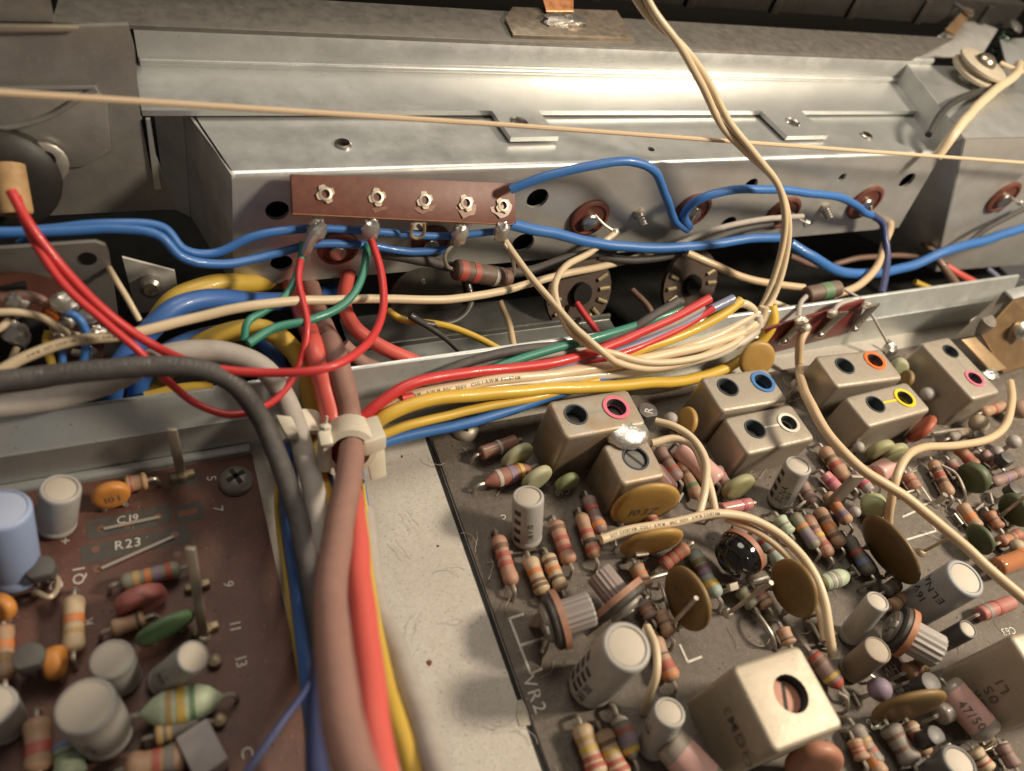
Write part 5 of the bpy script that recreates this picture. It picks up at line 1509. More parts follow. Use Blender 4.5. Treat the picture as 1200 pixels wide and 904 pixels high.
wire('upper cream wire of the fan with small black lettering', [(428, 494, 6.2, 'y'), (450, 481, 6.3, 'y'), (490, 464, 6.4, 'y'), (560, 449, 6.5, 'y'), (640, 440, 6.55, 'y'), (720, 428, 6.6, 'y'), (780, 416, 6.65, 'y'), (840, 400, 6.78, 'y'), (890, 376, 6.98, 'y'), (896, 360, 7.1, 'y')], 13, 'cream', group=FG, text='            E32874M  AWM 80C 300V  CUL1 AWM E32874M', tsize=0.8)
wire('lower cream wire of the fan', [(480, 474, 6.3, 'y'), (560, 456, 6.45, 'y'), (640, 447, 6.5, 'y'), (720, 438, 6.52, 'y'), (790, 428, 6.55, 'y'), (850, 410, 6.7, 'y'), (888, 386, 6.88, 'y'), (888, 370, 7.02, 'y')], 12, 'white', group=FG)
wire('third cream wire of the fan bending sharply at its right end', [(600, 447, 6.52, 'y'), (680, 432, 6.62, 'y'), (760, 418, 6.68, 'y'), (820, 402, 6.8, 'y'), (862, 382, 6.95, 'y'), (884, 366, 7.08, 'y'), (872, 356, 7.2, 'y'), (852, 362, 7.2, 'y')], 10, 'cream', group=FG)
wire('long yellow wire of the fan passing in front of the pink ringed can', [(432, 502, 6.1, 'y'), (455, 486, 6.15, 'y'), (500, 470, 6.25, 'y'), (570, 461, 6.3, 'y'), (650, 456, 6.3, 'y'), (730, 451, 6.3, 'y'), (800, 446, 6.35, 'y'), (850, 432, 6.5, 'y'), (888, 405, 6.7, 'y'), (906, 378, 6.9, 'y'), (904, 358, 7.15, 'y')], 14, 'yellow', group=FG)
wire('short yellow wire of the fan below the long one', [(446, 510, 6.0, 'y'), (480, 498, 6.05, 'y'), (540, 484, 6.15, 'y'), (600, 472, 6.2, 'y'), (640, 463, 6.25, 'y'), (700, 446, 6.42, 'y')], 11, 'yellow', group=FG)
wire('yellow wire of the fan ending beside the blue one at the right', [(600, 446, 6.58, 'y'), (700, 424, 6.72, 'y'), (760, 407, 6.8, 'y'), (820, 384, 6.95, 'y'), (852, 366, 7.08, 'y'), (868, 352, 7.2, 'y')], 12, 'yellow', group=FG)
wire('lowest blue wire of the fan over the board corner', [(448, 520, 5.95, 'y'), (480, 511, 6.0, 'y'), (540, 498, 6.05, 'y'), (600, 480, 6.15, 'y'), (640, 465, 6.25, 'y'), (700, 446, 6.45, 'y'), (740, 434, 6.6, 'y'), (800, 410, 6.75, 'y')], 12, 'blue', group=FG)
wire('slate blue wire end of the fan beside the red ends', [(640, 434, 6.66, 'y'), (710, 416, 6.78, 'y'), (770, 394, 6.92, 'y'), (820, 370, 7.04, 'y'), (860, 350, 7.2, 'y')], 11, 'slate', group=FG)

# --- long twisted cream pair from the top edge
base_pts = [(736, -30, 9.5, 'y'), (762, 15, 9.2, 'y'), (798, 55, 9.0, 'y'), (826, 98, 8.9, 'y'), (850, 145, 8.7, 'y'), (882, 182, 8.5, 'y'), (912, 218, 8.3, 'y'), (922, 262, 8.0, 'y'), (914, 315, 7.6, 'y'), (896, 360, 7.2, 'y'), (862, 398, 6.75, 'y'), (810, 422, 6.45, 'y'), (755, 428, 6.4, 'y'), (705, 412, 6.6, 'y'), (672, 388, 7.0, 'y')]
bp = spline([P(p) for p in base_pts], 6)
rr_ = size_at(bp[len(bp) // 2], 8) / 2
for sgn, lab, tail in ((1, 'twisted cream wire hanging from the top edge to the terminal strip lug', [(648, 355, 7.6, 'y'), (622, 325, 8.1, 'y'), (600, 295, 8.6, 'y'), (590, 280, 8.8, 'y')]),
                       (-1, 'twisted cream wire hanging from the top edge to the washer solder joint', [(654, 360, 7.5, 'y'), (650, 335, 7.9, 'y'), (662, 313, 8.3, 'y'), (690, 297, 8.75, 'y'), (712, 280, 8.95, 'y'), (721, 273, 9.04, 'y')])):
    pts = []
    for i, p in enumerate(bp):
        tn = (bp[min(len(bp) - 1, i + 1)] - bp[max(0, i - 1)]).normalized()
        u, w = frame(tn, V((1, 0, 0)) if abs(tn.x) < 0.9 else V((0, 0, 1)))
        a = i * 0.13 + (0 if sgn > 0 else math.pi) + 0.5
        pts.append(p + (u * math.cos(a) + w * math.sin(a)) * rr_ * 1.02)
    pts = pts[::2] + [P(q) for q in tail]
    sp = spline(pts, 4)
    tag(build('wire', MB().tube(sp, rr_, 10, smooth=False), WM['cream'], sharp=60), lab, 'wire', 'twisted cream wires')

# --- straight dial cord
cdp = [P((-40, 106, 8.2, 'y')), P((600, 147, 8.9, 'y')), P((1240, 194, 8.55, 'y'))]
tag(build('tuning_cord', MB().tube([cdp[0], cdp[1], cdp[2]], size_at(cdp[1], 6) / 2, 8, smooth=False), cord_m), 'straight tan cord stretched across in front of the long bracket', 'cord')
wire('pale cord leaving the pulley down behind the bracket', [(1194, 76, zq + 0.45), (1190, 88, zq + 0.42), (1170, 103, zq + 0.32), (1142, 128, zq + 0.22), (1118, 156, zq + 0.08), (1098, 184, zq - 0.4)], 15, 'cream', name='tuning_cord', cat='cord')
wire('thin pale cord leaving the pulley to the right', [(1172, 74, zq + 0.45), (1186, 80, zq + 0.45), (1215, 90, zq + 0.5)], 7, 'cream', name='tuning_cord', cat='cord')
wire('glossy black wire in the gap beside the second bracket', [(1088, 158, zq - 0.1), (1102, 135, zq + 0.12), (1125, 116, zq + 0.2), (1158, 104, zq + 0.2)], 10, 'black')

# --- blue wires along the long bracket
BGp = 'blue wires along the brackets'
wire('blue wire arching high over the brown washer to its solder joint', [(598, 222, 8.9, 'y'), (640, 206, 8.85, 'y'), (690, 194, 8.8, 'y'), (740, 190, 8.75, 'y'), (766, 200, 8.75, 'y'), (780, 230, 8.8, 'y'), (791, 258, 8.95, 'y'), (805, 269, 9.03, 'y')], 13, 'blue', group=BGp, ref=3)
wire('blue wire running low from the strip along the bracket to the right', [(596, 262, 8.8, 'y'), (640, 271, 8.85, 'y'), (690, 284, 8.85, 'y'), (750, 291, 8.8, 'y'), (830, 287, 8.8, 'y'), (880, 280, 8.8, 'y'), (915, 279, 8.8, 'y')], 14, 'blue', group=BGp)
wire('blue wire arched over the twisted cream wires to the orange washer', [(807, 266, 9.03, 'y'), (802, 250, 8.92, 'y'), (818, 234, 8.8, 'y'), (860, 223, 8.7, 'y'), (920, 224, 8.7, 'y'), (980, 231, 8.75, 'y'), (1002, 240, 8.85, 'y'), (1014, 250, 8.98, 'y'), (1022, 253, 9.04, 'y')], 12, 'blue', group=BGp)
wire('blue wire swinging below the bracket to the second bracket', [(926, 285, 8.7, 'y'), (950, 300, 8.4, 'y'), (985, 318, 8.2, 'y'), (1020, 321, 8.2, 'y'), (1070, 311, 8.3, 'y'), (1110, 294, 8.4, 'y'), (1150, 283, 8.5, 'y'), (1215, 262, 8.6, 'y')], 14, 'blue', group=BGp)
wire('upper blue wire coming from the left edge to the terminal strip', [(-20, 277, 8.9, 'y'), (60, 268, 8.9, 'y'), (130, 262, 8.9, 'y'), (190, 266, 8.9, 'y'), (215, 292, 8.7, 'y'), (250, 297, 8.7, 'y'), (300, 276, 8.8, 'y'), (360, 268, 8.85, 'y'), (440, 272, 8.85, 'y'), (520, 277, 8.85, 'y'), (590, 270, 8.8, 'y')], 12, 'blue', ref=7, group=BGp)
wire('lower blue wire from the left edge under the terminal strip', [(-20, 272, 8.7, 'y'), (60, 272, 8.7, 'y'), (140, 268, 8.7, 'y'), (185, 276, 8.6, 'y'), (212, 302, 8.45, 'y'), (260, 310, 8.5, 'y'), (320, 298, 8.7, 'y'), (370, 286, 8.75, 'y'), (430, 287, 8.8, 'y'), (480, 295, 8.8, 'y'), (524, 292, 8.8, 'y')], 12, 'blue', ref=7, group=BGp)
wire('short blue wire end beside the grey switch plate', [(22, 285, 9.0, 'y'), (40, 278, 8.9, 'y'), (70, 272, 8.9, 'y')], 10, 'blue', group=BGp)
wire('dark shielded cable sagging below the low blue wire at the middle', [(440, 295, 8.95, 'y'), (500, 306, 8.8, 'y'), (560, 318, 8.7, 'y'), (620, 318, 8.75, 'y'), (670, 302, 8.9, 'y'), (720, 292, 9.0, 'y')], 14, 'darkgrey', name='cable', cat='cable')
wire('dark cable sagging under the brown washers', [(700, 300, 9.0, 'y'), (740, 305, 8.9, 'y'), (790, 298, 8.9, 'y'), (850, 275, 9.0, 'y'), (905, 262, 9.0, 'y')], 11, 'darkgrey', name='cable', cat='cable')
wire('grey wire ending at the solder behind the twisted pair', [(790, 288, 8.9, 'y'), (840, 268, 8.9, 'y'), (890, 258, 8.9, 'y'), (940, 254, 8.95, 'y')], 8, 'lightgrey')
wire('navy wire from the orange washer down to the tag strip', [(1022, 252, 9.04, 'y'), (1034, 262, 8.9, 'y'), (1038, 282, 8.6, 'y'), (1040, 305, 8.2, 'y'), (1033, 345, 7.4, 'y')], 10, 'navy')
wire('grey wire curving to the second bracket', [(1090, 296, 8.5, 'y'), (1125, 290, 8.6, 'y'), (1160, 266, 8.7, 'y'), (1200, 245, 8.8, 'y')], 8, 'darkgrey')

# --- red and green wires at the left
RGp = 'red wires from the round socket'
wire('red wire sagging from the socket up to the second strip lug', [(12, 224, 8.5, 'y'), (30, 258, 8.2, 'y'), (70, 310, 7.9, 'y'), (120, 362, 7.5, 'y'), (175, 402, 7.2, 'y'), (240, 430, 6.6, 'y'), (310, 437, 6.35, 'y'), (380, 432, 6.2, 'y'), (425, 408, 6.6, 'y'), (448, 365, 7.4, 'y'), (447, 320, 8.1, 'y'), (434, 278, 8.7, 'y')], 13, 'red', group=RGp)
wire('red wire dipping under the dark grey cable and up to the first strip lug', [(20, 230, 8.6, 'y'), (34, 270, 8.2, 'y'), (72, 330, 7.7, 'y'), (120, 376, 7.3, 'y'), (165, 414, 7.0, 'y'), (195, 446, 6.85, 'y'), (230, 474, 6.6, 'y'), (275, 486, 6.4, 'y'), (318, 472, 6.5, 'y'), (350, 430, 6.9, 'y'), (360, 380, 7.4, 'y'), (350, 330, 8.1, 'y'), (353, 299, 8.6, 'y')], 11, 'red', group=RGp)
wire('green wire from the first strip lug looping down', [(356, 284, 8.7, 'y'), (350, 315, 8.4, 'y'), (336, 345, 8.0, 'y'), (310, 364, 7.7, 'y'), (290, 378, 7.5, 'y'), (286, 400, 7.3, 'y')], 11, 'green')
wire('green wire from the second strip lug sweeping to the left', [(430, 288, 8.75, 'y'), (424, 325, 8.2, 'y'), (405, 355, 7.8, 'y'), (365, 375, 7.5, 'y'), (320, 385, 7.4, 'y'), (290, 402, 7.2, 'y')], 12, 'green')
wire('long cream wire with faint lettering crossing the trough', [(-10, 440, 7.15, 'y'), (30, 418, 7.3, 'y'), (80, 402, 7.4, 'y'), (150, 392, 7.4, 'y'), (230, 372, 7.6, 'y'), (300, 358, 7.7, 'y'), (400, 352, 7.9, 'y'), (520, 351, 8.0, 'y'), (580, 343, 8.2, 'y'), (640, 327, 8.5, 'y'), (712, 311, 8.9, 'y'), (770, 296, 9.7, 'y'), (800, 288, 10.3, 'y')], 13, 'cream', text='        AWM  SUT E32874M     CUL1  AWM', tsize=0.7)
wire('yellow wire behind the divider wall at the middle', [(455, 364, 8.2, 'y'), (470, 374, 8.0, 'y'), (515, 380, 7.8, 'y'), (555, 394, 7.5, 'y'), (590, 412, 7.1, 'y')], 10, 'yellow')
wire('cream wire dropping behind the divider wall', [(586, 352, 8.2, 'y'), (596, 375, 7.9, 'y'), (602, 410, 7.2, 'y')], 9, 'tan')
wire('black wire curling from the banded resistor', [(548, 330, 8.5, 'y'), (552, 355, 8.2, 'y'), (535, 376, 7.9, 'y'), (500, 380, 7.8, 'y'), (480, 370, 7.9, 'y')], 10, 'black')
wire('black wire slanting down to the divider wall', [(480, 370, 7.9, 'y'), (520, 395, 7.5, 'y'), (548, 420, 7.1, 'y')], 8, 'black')
wire('pale wire slanting behind the two red wires', [(118, 296, 9.3, 'y'), (135, 328, 8.4, 'y'), (150, 352, 8.1, 'y'), (164, 376, 7.9, 'y')], 9, 'cream')
wire('tan wire between the switches and the tag strip', [(805, 297, 8.7, 'y'), (840, 312, 8.4, 'y'), (880, 328, 8.1, 'y'), (942, 338, 7.8, 'y')], 11, 'tan')
wire('tan wire rising from the tag strip to the washers', [(975, 346, 7.6, 'y'), (1005, 335, 7.8, 'y'), (1030, 310, 8.2, 'y'), (1038, 282, 8.7, 'y'), (1044, 268, 9.1, 'y'), (1040, 254, 9.6, 'y'), (1030, 245, 10.0, 'y')], 11, 'tan')
wire('brown wire lying in the dark under the bracket', [(925, 300, 9.3, 'y'), (960, 312, 9.2, 'y'), (1010, 302, 9.2, 'y'), (1060, 300, 9.2, 'y'), (1100, 305, 9.2, 'y')], 8, 'brown')
wire('brown wire deep in the trough between the switches', [(740, 340, 8.8, 'y'), (760, 360, 8.3, 'y'), (770, 385, 7.8, 'y')], 9, 'brown')
wire('dark red wire end behind the first switch', [(676, 355, 8.4, 'y'), (690, 375, 8.0, 'y'), (705, 395, 7.6, 'y')], 9, 'red')
wire('pale wire bits tangled beside the tag strip', [(900, 352, 7.6, 'y'), (925, 362, 7.4, 'y'), (938, 372, 7.2, 'y')], 9, 'cream')
wire('salmon wire end under the second bracket', [(1108, 312, 8.8, 'y'), (1125, 322, 8.5, 'y'), (1148, 334, 8.2, 'y')], 10, 'salmon')
wire('slate wire end under the second bracket', [(1158, 316, 8.8, 'y'), (1168, 324, 8.5, 'y'), (1178, 334, 8.2, 'y')], 8, 'slate')
wire('olive wire in the dark left of the second bracket', [(1072, 330, 8.4, 'y'), (1090, 338, 8.2, 'y'), (1108, 343, 8.0, 'y')], 8, 'bigyellow')
wire('brown wire in the dark left of the second bracket', [(1070, 268, 9.9, 'y'), (1088, 290, 9.2, 'y'), (1102, 308, 8.7, 'y'), (1120, 332, 8.2, 'y')], 11, 'brown')

# --- wires over the grey brown board
wire('loose tan wire sweeping across the right board to the edge', [(946, 383, 6.7, 'y'), (938, 400, 6.5, 'y'), (937, 430, 6.2, 'y'), (948, 470, 1.4), (975, 515, 1.45), (1010, 550, 1.4), (1060, 582, 1.35), (1110, 622, 1.3), (1160, 668, 1.3), (1215, 715, 1.3)], 15, 'tan', ref=5)
wire('tan wire arching from the tan orange resistor to the right edge', [(1041, 622, 0.0), (1042, 598, 0.5), (1048, 566, 0.9), (1062, 536, 1.05), (1085, 524, 1.0), (1125, 522, 0.9), (1160, 514, 0.85), (1180, 495, 0.9), (1186, 470, 0.9), (1184, 448, 0.8)], 12, 'tan', ref=5)
wire('cream wire printed with small letters lying over the brown discs', [(704, 633, 0.75), (735, 622, 0.78), (790, 612, 0.8), (845, 602, 0.82), (890, 612, 0.8), (925, 636, 0.75), (952, 670, 0.7), (966, 705, 0.6), (972, 745, 0.4), (976, 770, 0.2)], 13, 'cream', text=' SUT E32874M  CUL1  AWM   80C 300V  AWM E32874M', tsize=0.85, ref=3)
wire('second cream wire alongside the printed one at its right end', [(850, 608, 0.66), (885, 622, 0.66), (915, 644, 0.62), (945, 680, 0.55), (960, 715, 0.5), (966, 750, 0.3)], 11, 'cream', ref=1)
wire('cream wire looping from behind the slotted can, outer of two', [(768, 494, 0.75), (790, 500, 0.85), (812, 514, 0.88), (827, 540, 0.86), (826, 575, 0.8), (818, 606, 0.7)], 11, 'cream')
wire('cream wire looping from behind the slotted can, inner of two', [(764, 520, 0.65), (790, 514, 0.75), (812, 522, 0.8), (826, 552, 0.74), (834, 580, 0.7), (838, 600, 0.6)], 11, 'cream')
wire('short cream wire bending down behind the large dashed capacitor', [(758, 735, 0.6), (769, 760, 0.75), (769, 790, 0.7), (760, 815, 0.4), (754, 835, 0.0)], 12, 'cream')
wire('cream bit of wire at the bottom right beside the dial', [(1062, 790, 0.1), (1074, 786, 0.2), (1082, 792, 0.2)], 5, 'white')

# ================================================================ terminal strip on the long bracket
t = thing('terminal_strip', 'red brown terminal strip with five soldered lugs on the long bracket', 'terminal strip', py(470, 260, 8.8))
c0, c1, c2, c3 = py(341, 204, 9.12), py(603, 215, 9.12), py(605, 263, 8.72), py(343, 250, 8.72)
nn = (c1 - c0).cross(c3 - c0).normalized()
if nn.dot(CAM - c0) < 0:
    nn = -nn
build('strip', MB().prism([c0, c1, c2, c3], -nn * 0.11), phen, t, bevel=0.006)
build('raw_edge', MB().prism([c3 - nn * 0.008, c2 - nn * 0.008, c2 - nn * 0.10, c3 - nn * 0.10], V((0, -0.012, -0.006))), phenedge, t)
ux = (c1 - c0).normalized()
vy = nn.cross(ux)
for i, (rx, ry, lx, ly) in enumerate(((375, 226, 370, 272), (431, 228, 434, 270), (486, 230, 489, 270), (537, 232, 538, 276), (585, 234, 587, 272))):
    k = ((V(py(rx, ry, 8.9)) - c0).dot(nn))
    f = (rx - 341) / 262
    p = c0.lerp(c1, f).lerp(c3.lerp(c2, f), 0.48 + 0.02 * i)
    sr = random.Random(i)
    build('flux_stain', MB().prism([p + (ux * math.cos(k * 0.45) + vy * math.sin(k * 0.45)) * sr.uniform(0.17, 0.25) + nn * 0.001 for k in range(14)], nn * 0.003), mat('flux', (0.25, 0.11, 0.06), 0.3, noise=0.5, scale=14), t)
    b = build('rivet', MB().lathe([(0.12, 0), (0.12, 0.015), (0.10, 0.05), (0.065, 0.055), (0.055, -0.02), (0.01, -0.02)], p, nn, 12), tin, t)
    for a in range(4):
        an = a * math.pi / 2 + 0.4 + 0.23 * math.sin(i * 5.1) + 0.15 * math.sin(a * 3 + i)
        e = ux * math.cos(an) + vy * math.sin(an)
        build('petal', MB().prism([p + e * 0.07 + nn * 0.01, p + e * 0.095 + nn.cross(e) * 0.06 + nn * 0.01, p + e * 0.14 + nn.cross(e) * 0.035 + nn * 0.01, p + e * 0.135 - nn.cross(e) * 0.04 + nn * 0.01, p + e * 0.095 - nn.cross(e) * 0.06 + nn * 0.01], nn * 0.03), mat('petal_pale', (0.46, 0.38, 0.28), 0.45, 0.4, dust=0.3), b)
    q = py(lx, ly, 8.7)
    l = build('lug', MB().prism([p - nn * 0.1 + ux * 0.09, p - nn * 0.1 - ux * 0.09, q - ux * 0.09, q + ux * 0.09], V((0, 0.03, 0.02))), tin, t, bevel=0.008)
    if i != 2:
        build('solder', MB().ball(q + V((0, -0.02, 0.02)), 0.17, 14, 9, (0.85, 0.7, 1.15), 0.16, 20 + i), solder, l)
    else:
        build('loop', MB().tube([q + V((-0.1, 0, 0.14)), q + V((-0.1, -0.03, -0.08)), q + V((0, -0.03, -0.14)), q + V((0.1, -0.03, -0.08)), q + V((0.1, 0, 0.14))], 0.03, 8), brassy, l)
build('bare_twist', MB().tube([py(380, 262, 8.6), py(368, 275, 8.55), py(357, 298, 8.55)], [0.07, 0.09, 0.08, 0.06], 8), solder, t)
resistor('big dark brown resistor with two red bands hanging below the strip', (532, 316, 8.55, 'y'), (597, 327, 8.55, 'y'), 'darkbrown', [('red', 0.12, 0.12), ('red', 0.34, 0.1), ('silver', 0.70, 0.06), ('rust' if 0 else 'brown', 0.9, 0.1)], r=0.19, style='plain', lead=False, grp=None)
tag(build('resistor_lead', MB().tube([py(534, 285, 8.7), py(522, 297, 8.6), py(524, 312, 8.55), py(534, 317, 8.55)], 0.035, 8), tin), 'bare lead looping from the strip into the banded brown resistor', 'wire')
tag(build('resistor_lead', MB().tube([py(590, 285, 8.7), py(599, 300, 8.6), py(602, 322, 8.55), py(595, 327, 8.55)], 0.035, 8), tin), 'bare lead from the last strip lug to the resistor end', 'wire')

# ================================================================ rotary switch at the left
t = thing('switch_plate', 'dull metal switch plate with rounded corner at the left edge', 'metal plate', py(60, 400, 8.6))
Yq = 8.7
build('plate', MB().prism([py(-60, 296, Yq), py(112, 284, Yq), py(124, 288, Yq), py(128, 298, Yq), py(146, 420, Yq), py(-60, 440, Yq)], V((0, 0.08, 0))), darkzinc, t, bevel=0.02)
build('screw_hole', MB().lathe([(0.11, 0), (0.11, 0.012)], py(103, 303, Yq - 0.002), V((0, -1, 0)), 14), blackm, t)
build('spring_tab', MB().box(py(12, 338, Yq - 0.12), V((0.2, 0, 0)), V((0, 0.1, 0)), V((0, 0, 0.12))), blackm, t, bevel=0.02)
t = thing('rotary_switch', 'dark red rotary switch wafer with soldered lugs at the left edge', 'switch', py(30, 400, 8.2))
cw = py(24, 402, 8.25)
nw = V((0.25, -1, 0.45)).normalized()
build('wafer', MB().lathe([(0.25, 0), (1.02, 0), (1.02, 0.1), (0.25, 0.1)], cw, nw, 28), mat('wafer', (0.085, 0.03, 0.02), 0.4, noise=0.5, scale=5), t)
build('rotor', MB().lathe([(0.42, 0.1), (0.42, 0.16), (0.2, 0.2), (0.01, 0.2)], cw, nw, 20), blackm, t)
build('arc_spring', MB().tube([py(2, 350, 8.0), py(30, 347, 8.0), py(55, 356, 8.0), py(72, 370, 8.0)], 0.07, 8), mat('arc_rose', (0.26, 0.15, 0.12), 0.45), t)
for i, (px_, py_, rr, sc) in enumerate(((19, 355, 0.13, (1, .8, 1)), (76, 355, 0.15, (1.1, .8, 1)), (107, 370, 0.13, (1.2, .8, .8)), (113, 390, 0.12, (1.1, .8, .8)), (19, 392, 0.17, (.9, .8, 1.3)), (74, 398, 0.14, (1.1, .8, .9)), (110, 417, 0.12, (.7, .8, 1.3)), (78, 378, 0.11, (1, .8, .8)))):
    q = py(px_, py_, 7.95)
    l = build('lug', MB().tube([cw + (q - cw) * 0.7, q], 0.05, 6), tin, t)
    build('solder', MB().ball(q, rr, 12, 8, sc, 0.2, 40 + i), solder, l)
build('amber_drop', MB().ball(py(61, 367, 7.95), 0.12, 12, 8), mat('amber', (0.35, 0.09, 0.01), 0.2), t)
wire('cream wire arching over the rotary switch', [(-20, 367, 7.75, 'y'), (20, 366, 7.75, 'y'), (50, 373, 7.75, 'y'), (75, 388, 7.75, 'y'), (92, 394, 7.85, 'y')], 11, 'cream')
wire('cream wire stub at the rotary switch beside the left edge', [(-15, 392, 7.7, 'y'), (0, 385, 7.75, 'y'), (12, 375, 7.85, 'y')], 11, 'cream')
wire('blue wire bending down from the rotary switch', [(74, 366, 7.9, 'y'), (90, 372, 7.8, 'y'), (100, 388, 7.7, 'y'), (101, 410, 7.55, 'y'), (94, 440, 7.4, 'y'), (93, 490, 7.4, 'y')], 12, 'blue')
wire('second blue wire short behind the long cream wire', [(72, 405, 7.8, 'y'), (73, 425, 7.5, 'y'), (75, 450, 7.2, 'y')], 11, 'blue')
wire('yellow wire bending down from the rotary switch', [(57, 388, 7.9, 'y'), (54, 400, 7.8, 'y'), (60, 425, 7.5, 'y'), (68, 450, 7.3, 'y'), (84, 472, 7.3, 'y'), (96, 500, 7.3, 'y')], 12, 'yellow')
wire('cream wire stub leaving the big solder joint of the switch', [(20, 408, 7.85, 'y'), (12, 425, 7.6, 'y'), (4, 440, 7.4, 'y')], 10, 'cream')
# small bracket with screw behind
t = thing('corner_bracket', 'dark corner bracket with a screw below the left end of the long bracket', 'metal bracket', py(178, 345, 9.4))
build('plate', MB().prism([py(143, 302, 9.4), py(205, 318, 9.4), py(212, 362, 9.4), py(160, 368, 9.4)], V((0, 0.05, 0))), MATS['end_steel'], t, bevel=0.01)
build('screw', MB().lathe([(0.16, 0), (0.16, 0.2), (0.1, 0.24), (0.08, 0.12), (0.01, 0.12)], py(176, 333, 9.35), V((0, -1, 0.4)), 14), steel, t)

# ================================================================ rotary wafers in the trough


def wafer(label, c, Y, rpx, spread):
    p = py(*c, Y)
    r = size_at(p, rpx)
    n = V((0.1, -1, 0.55)).normalized()
    u, w = frame(n)
    t = thing('switch_wafer', label, 'switch', p, 'dark switch wafers in the trough')
    build('disc', MB().lathe([(r * 0.2, 0), (r, 0), (r, 0.1), (r * 0.2, 0.1)], p, n, 26), mat('wafer_dark', (0.05, 0.03, 0.022), 0.5, dust=0.2), t)
    build('hub', MB().lathe([(r * 0.3, 0.1), (r * 0.28, 0.22), (0.01, 0.22)], p, n, 16), blackm, t)
    for a0, long_ in spread:
        a = math.radians(a0)
        d = u * math.cos(a) + w * math.sin(a)
        if long_:
            build('contact', MB().tube([p + d * r * 0.6 + n * 0.12, p + d * r * 0.9 + n * 0.13], [0.045, 0.05, 0.045], 8), mat('contact_pale', (0.36, 0.30, 0.17), 0.4, 0.4), t)
        else:
            build('contact_dot', MB().ball(p + d * r * 0.72 + n * 0.13, 0.055, 8, 6), MATS['contact_pale'], t)
    return t


wafer('dark switch wafer with pale contacts behind the hanging cream loop', (676, 342), 8.7, 46, ((-90 + 0, 1), (-65, 1), (-115, 1), (180, 0), (155, 0), (205, 0), (120, 1), (95, 1), (-140, 1)))
wafer('dark switch wafer with pale contacts under the dark cable at the right', (806, 332), 8.8, 42, ((90, 1), (65, 1), (115, 1), (160, 0), (180, 0), (200, 0), (-95, 1), (-70, 1)))
t = thing('switch_shaft', 'dark grey cylinder in the trough under the terminal strip', 'switch', py(490, 335, 9.0))
build('drum', MB().lathe([(0.75, 0), (0.75, 0.5), (0.7, 0.55), (0.3, 0.55)], py(490, 338, 9.6), V((0, -1, 0.3)), 24), mat('drum', (0.13, 0.12, 0.10), 0.4, 0.5, noise=0.5), t)
build('pin', MB().ball(py(495, 330, 9.0), 0.06, 8, 6), steel, t)

# ================================================================ tag strip on the divider wall at the right
t = thing('tag_strip', 'dark red tag strip with slanted metal lugs on the divider wall', 'terminal strip', py(960, 390, 6.78))
build('strip', MB().prism([py(896, 386, 6.76), py(1014, 352, 6.76), py(1004, 388, 6.76), py(906, 414, 6.76)], V((0, 0.05, 0))), mat('strip_red', (0.17, 0.025, 0.02), 0.4, noise=0.3), t, bevel=0.01)
for i, (a, b) in enumerate((((916, 404), (946, 374)), ((958, 396), (990, 366)), ((999, 389), (1026, 358)))):
    pa, pb = py(*a, 6.70), py(*b, 6.62)
    d = (pb - pa).normalized()
    s_ = d.cross(V((0, 1, 0))).normalized()
    l = build('lug', MB().prism([pa - s_ * 0.14, pb - s_ * 0.14, pb + s_ * 0.14, pa + s_ * 0.14], V((0, 0.04, 0))), mat('lug_dark', (0.30, 0.27, 0.23), 0.35, 0.8, noise=0.4), t, bevel=0.012)
    build('rivet', MB().ball(pa + V((0, -0.02, 0)) + d * 0.1, 0.09, 10, 6, (1.2, 0.5, 0.8)), steel, l)
for i, (a, rr) in enumerate((((938, 376), 0.13), ((975, 368), 0.11), ((1015, 358), 0.10), ((944, 384), 0.12))):
    build('solder', MB().ball(py(*a, 6.65), rr, 12, 8, (1.2, 0.8, 0.8), 0.2, 60 + i), tin, t)
resistor('dusty brown component with a green band above the tag strip', (944, 346, 7.4, 'y'), (983, 338, 7.4, 'y'), 'darkbrown', [('green', 0.58, 0.28)], r=0.19, style='plain', lead=False, grp=None)
wire('thin bare wire from the green banded component to the board', [(990, 340, 7.3, 'y'), (1010, 352, 7.0, 'y'), (1022, 370, 6.7, 'y'), (1040, 402, 6.3, 'y')], 4, 'lightgrey', name='bare_wire')
for i, (lab, pts) in enumerate((('grey lead from the green banded component to the left lug', [(946, 346, 7.4, 'y'), (938, 356, 7.1, 'y'), (936, 374, 6.7, 'y')]), ('grey loop of lead at the middle lug of the tag strip', [(972, 372, 6.65, 'y'), (982, 358, 6.8, 'y'), (998, 352, 6.9, 'y')]))):
    wire(lab, pts, 7, 'lightgrey', name='bare_wire')
build_t = thing('solder_joint', 'solder splash on the board behind the orange ringed can', 'solder', pz(1042, 410, 0))
build('blob', MB().ball(pz(1042, 410, 0.35), 0.14, 12, 8, (1, 1, 1.3), 0.25, 77), solder, build_t)
build('post', MB().tube([pz(1042, 412, 0.3), pz(1042, 412, 0.0)], 0.05, 6), tin, build_t)

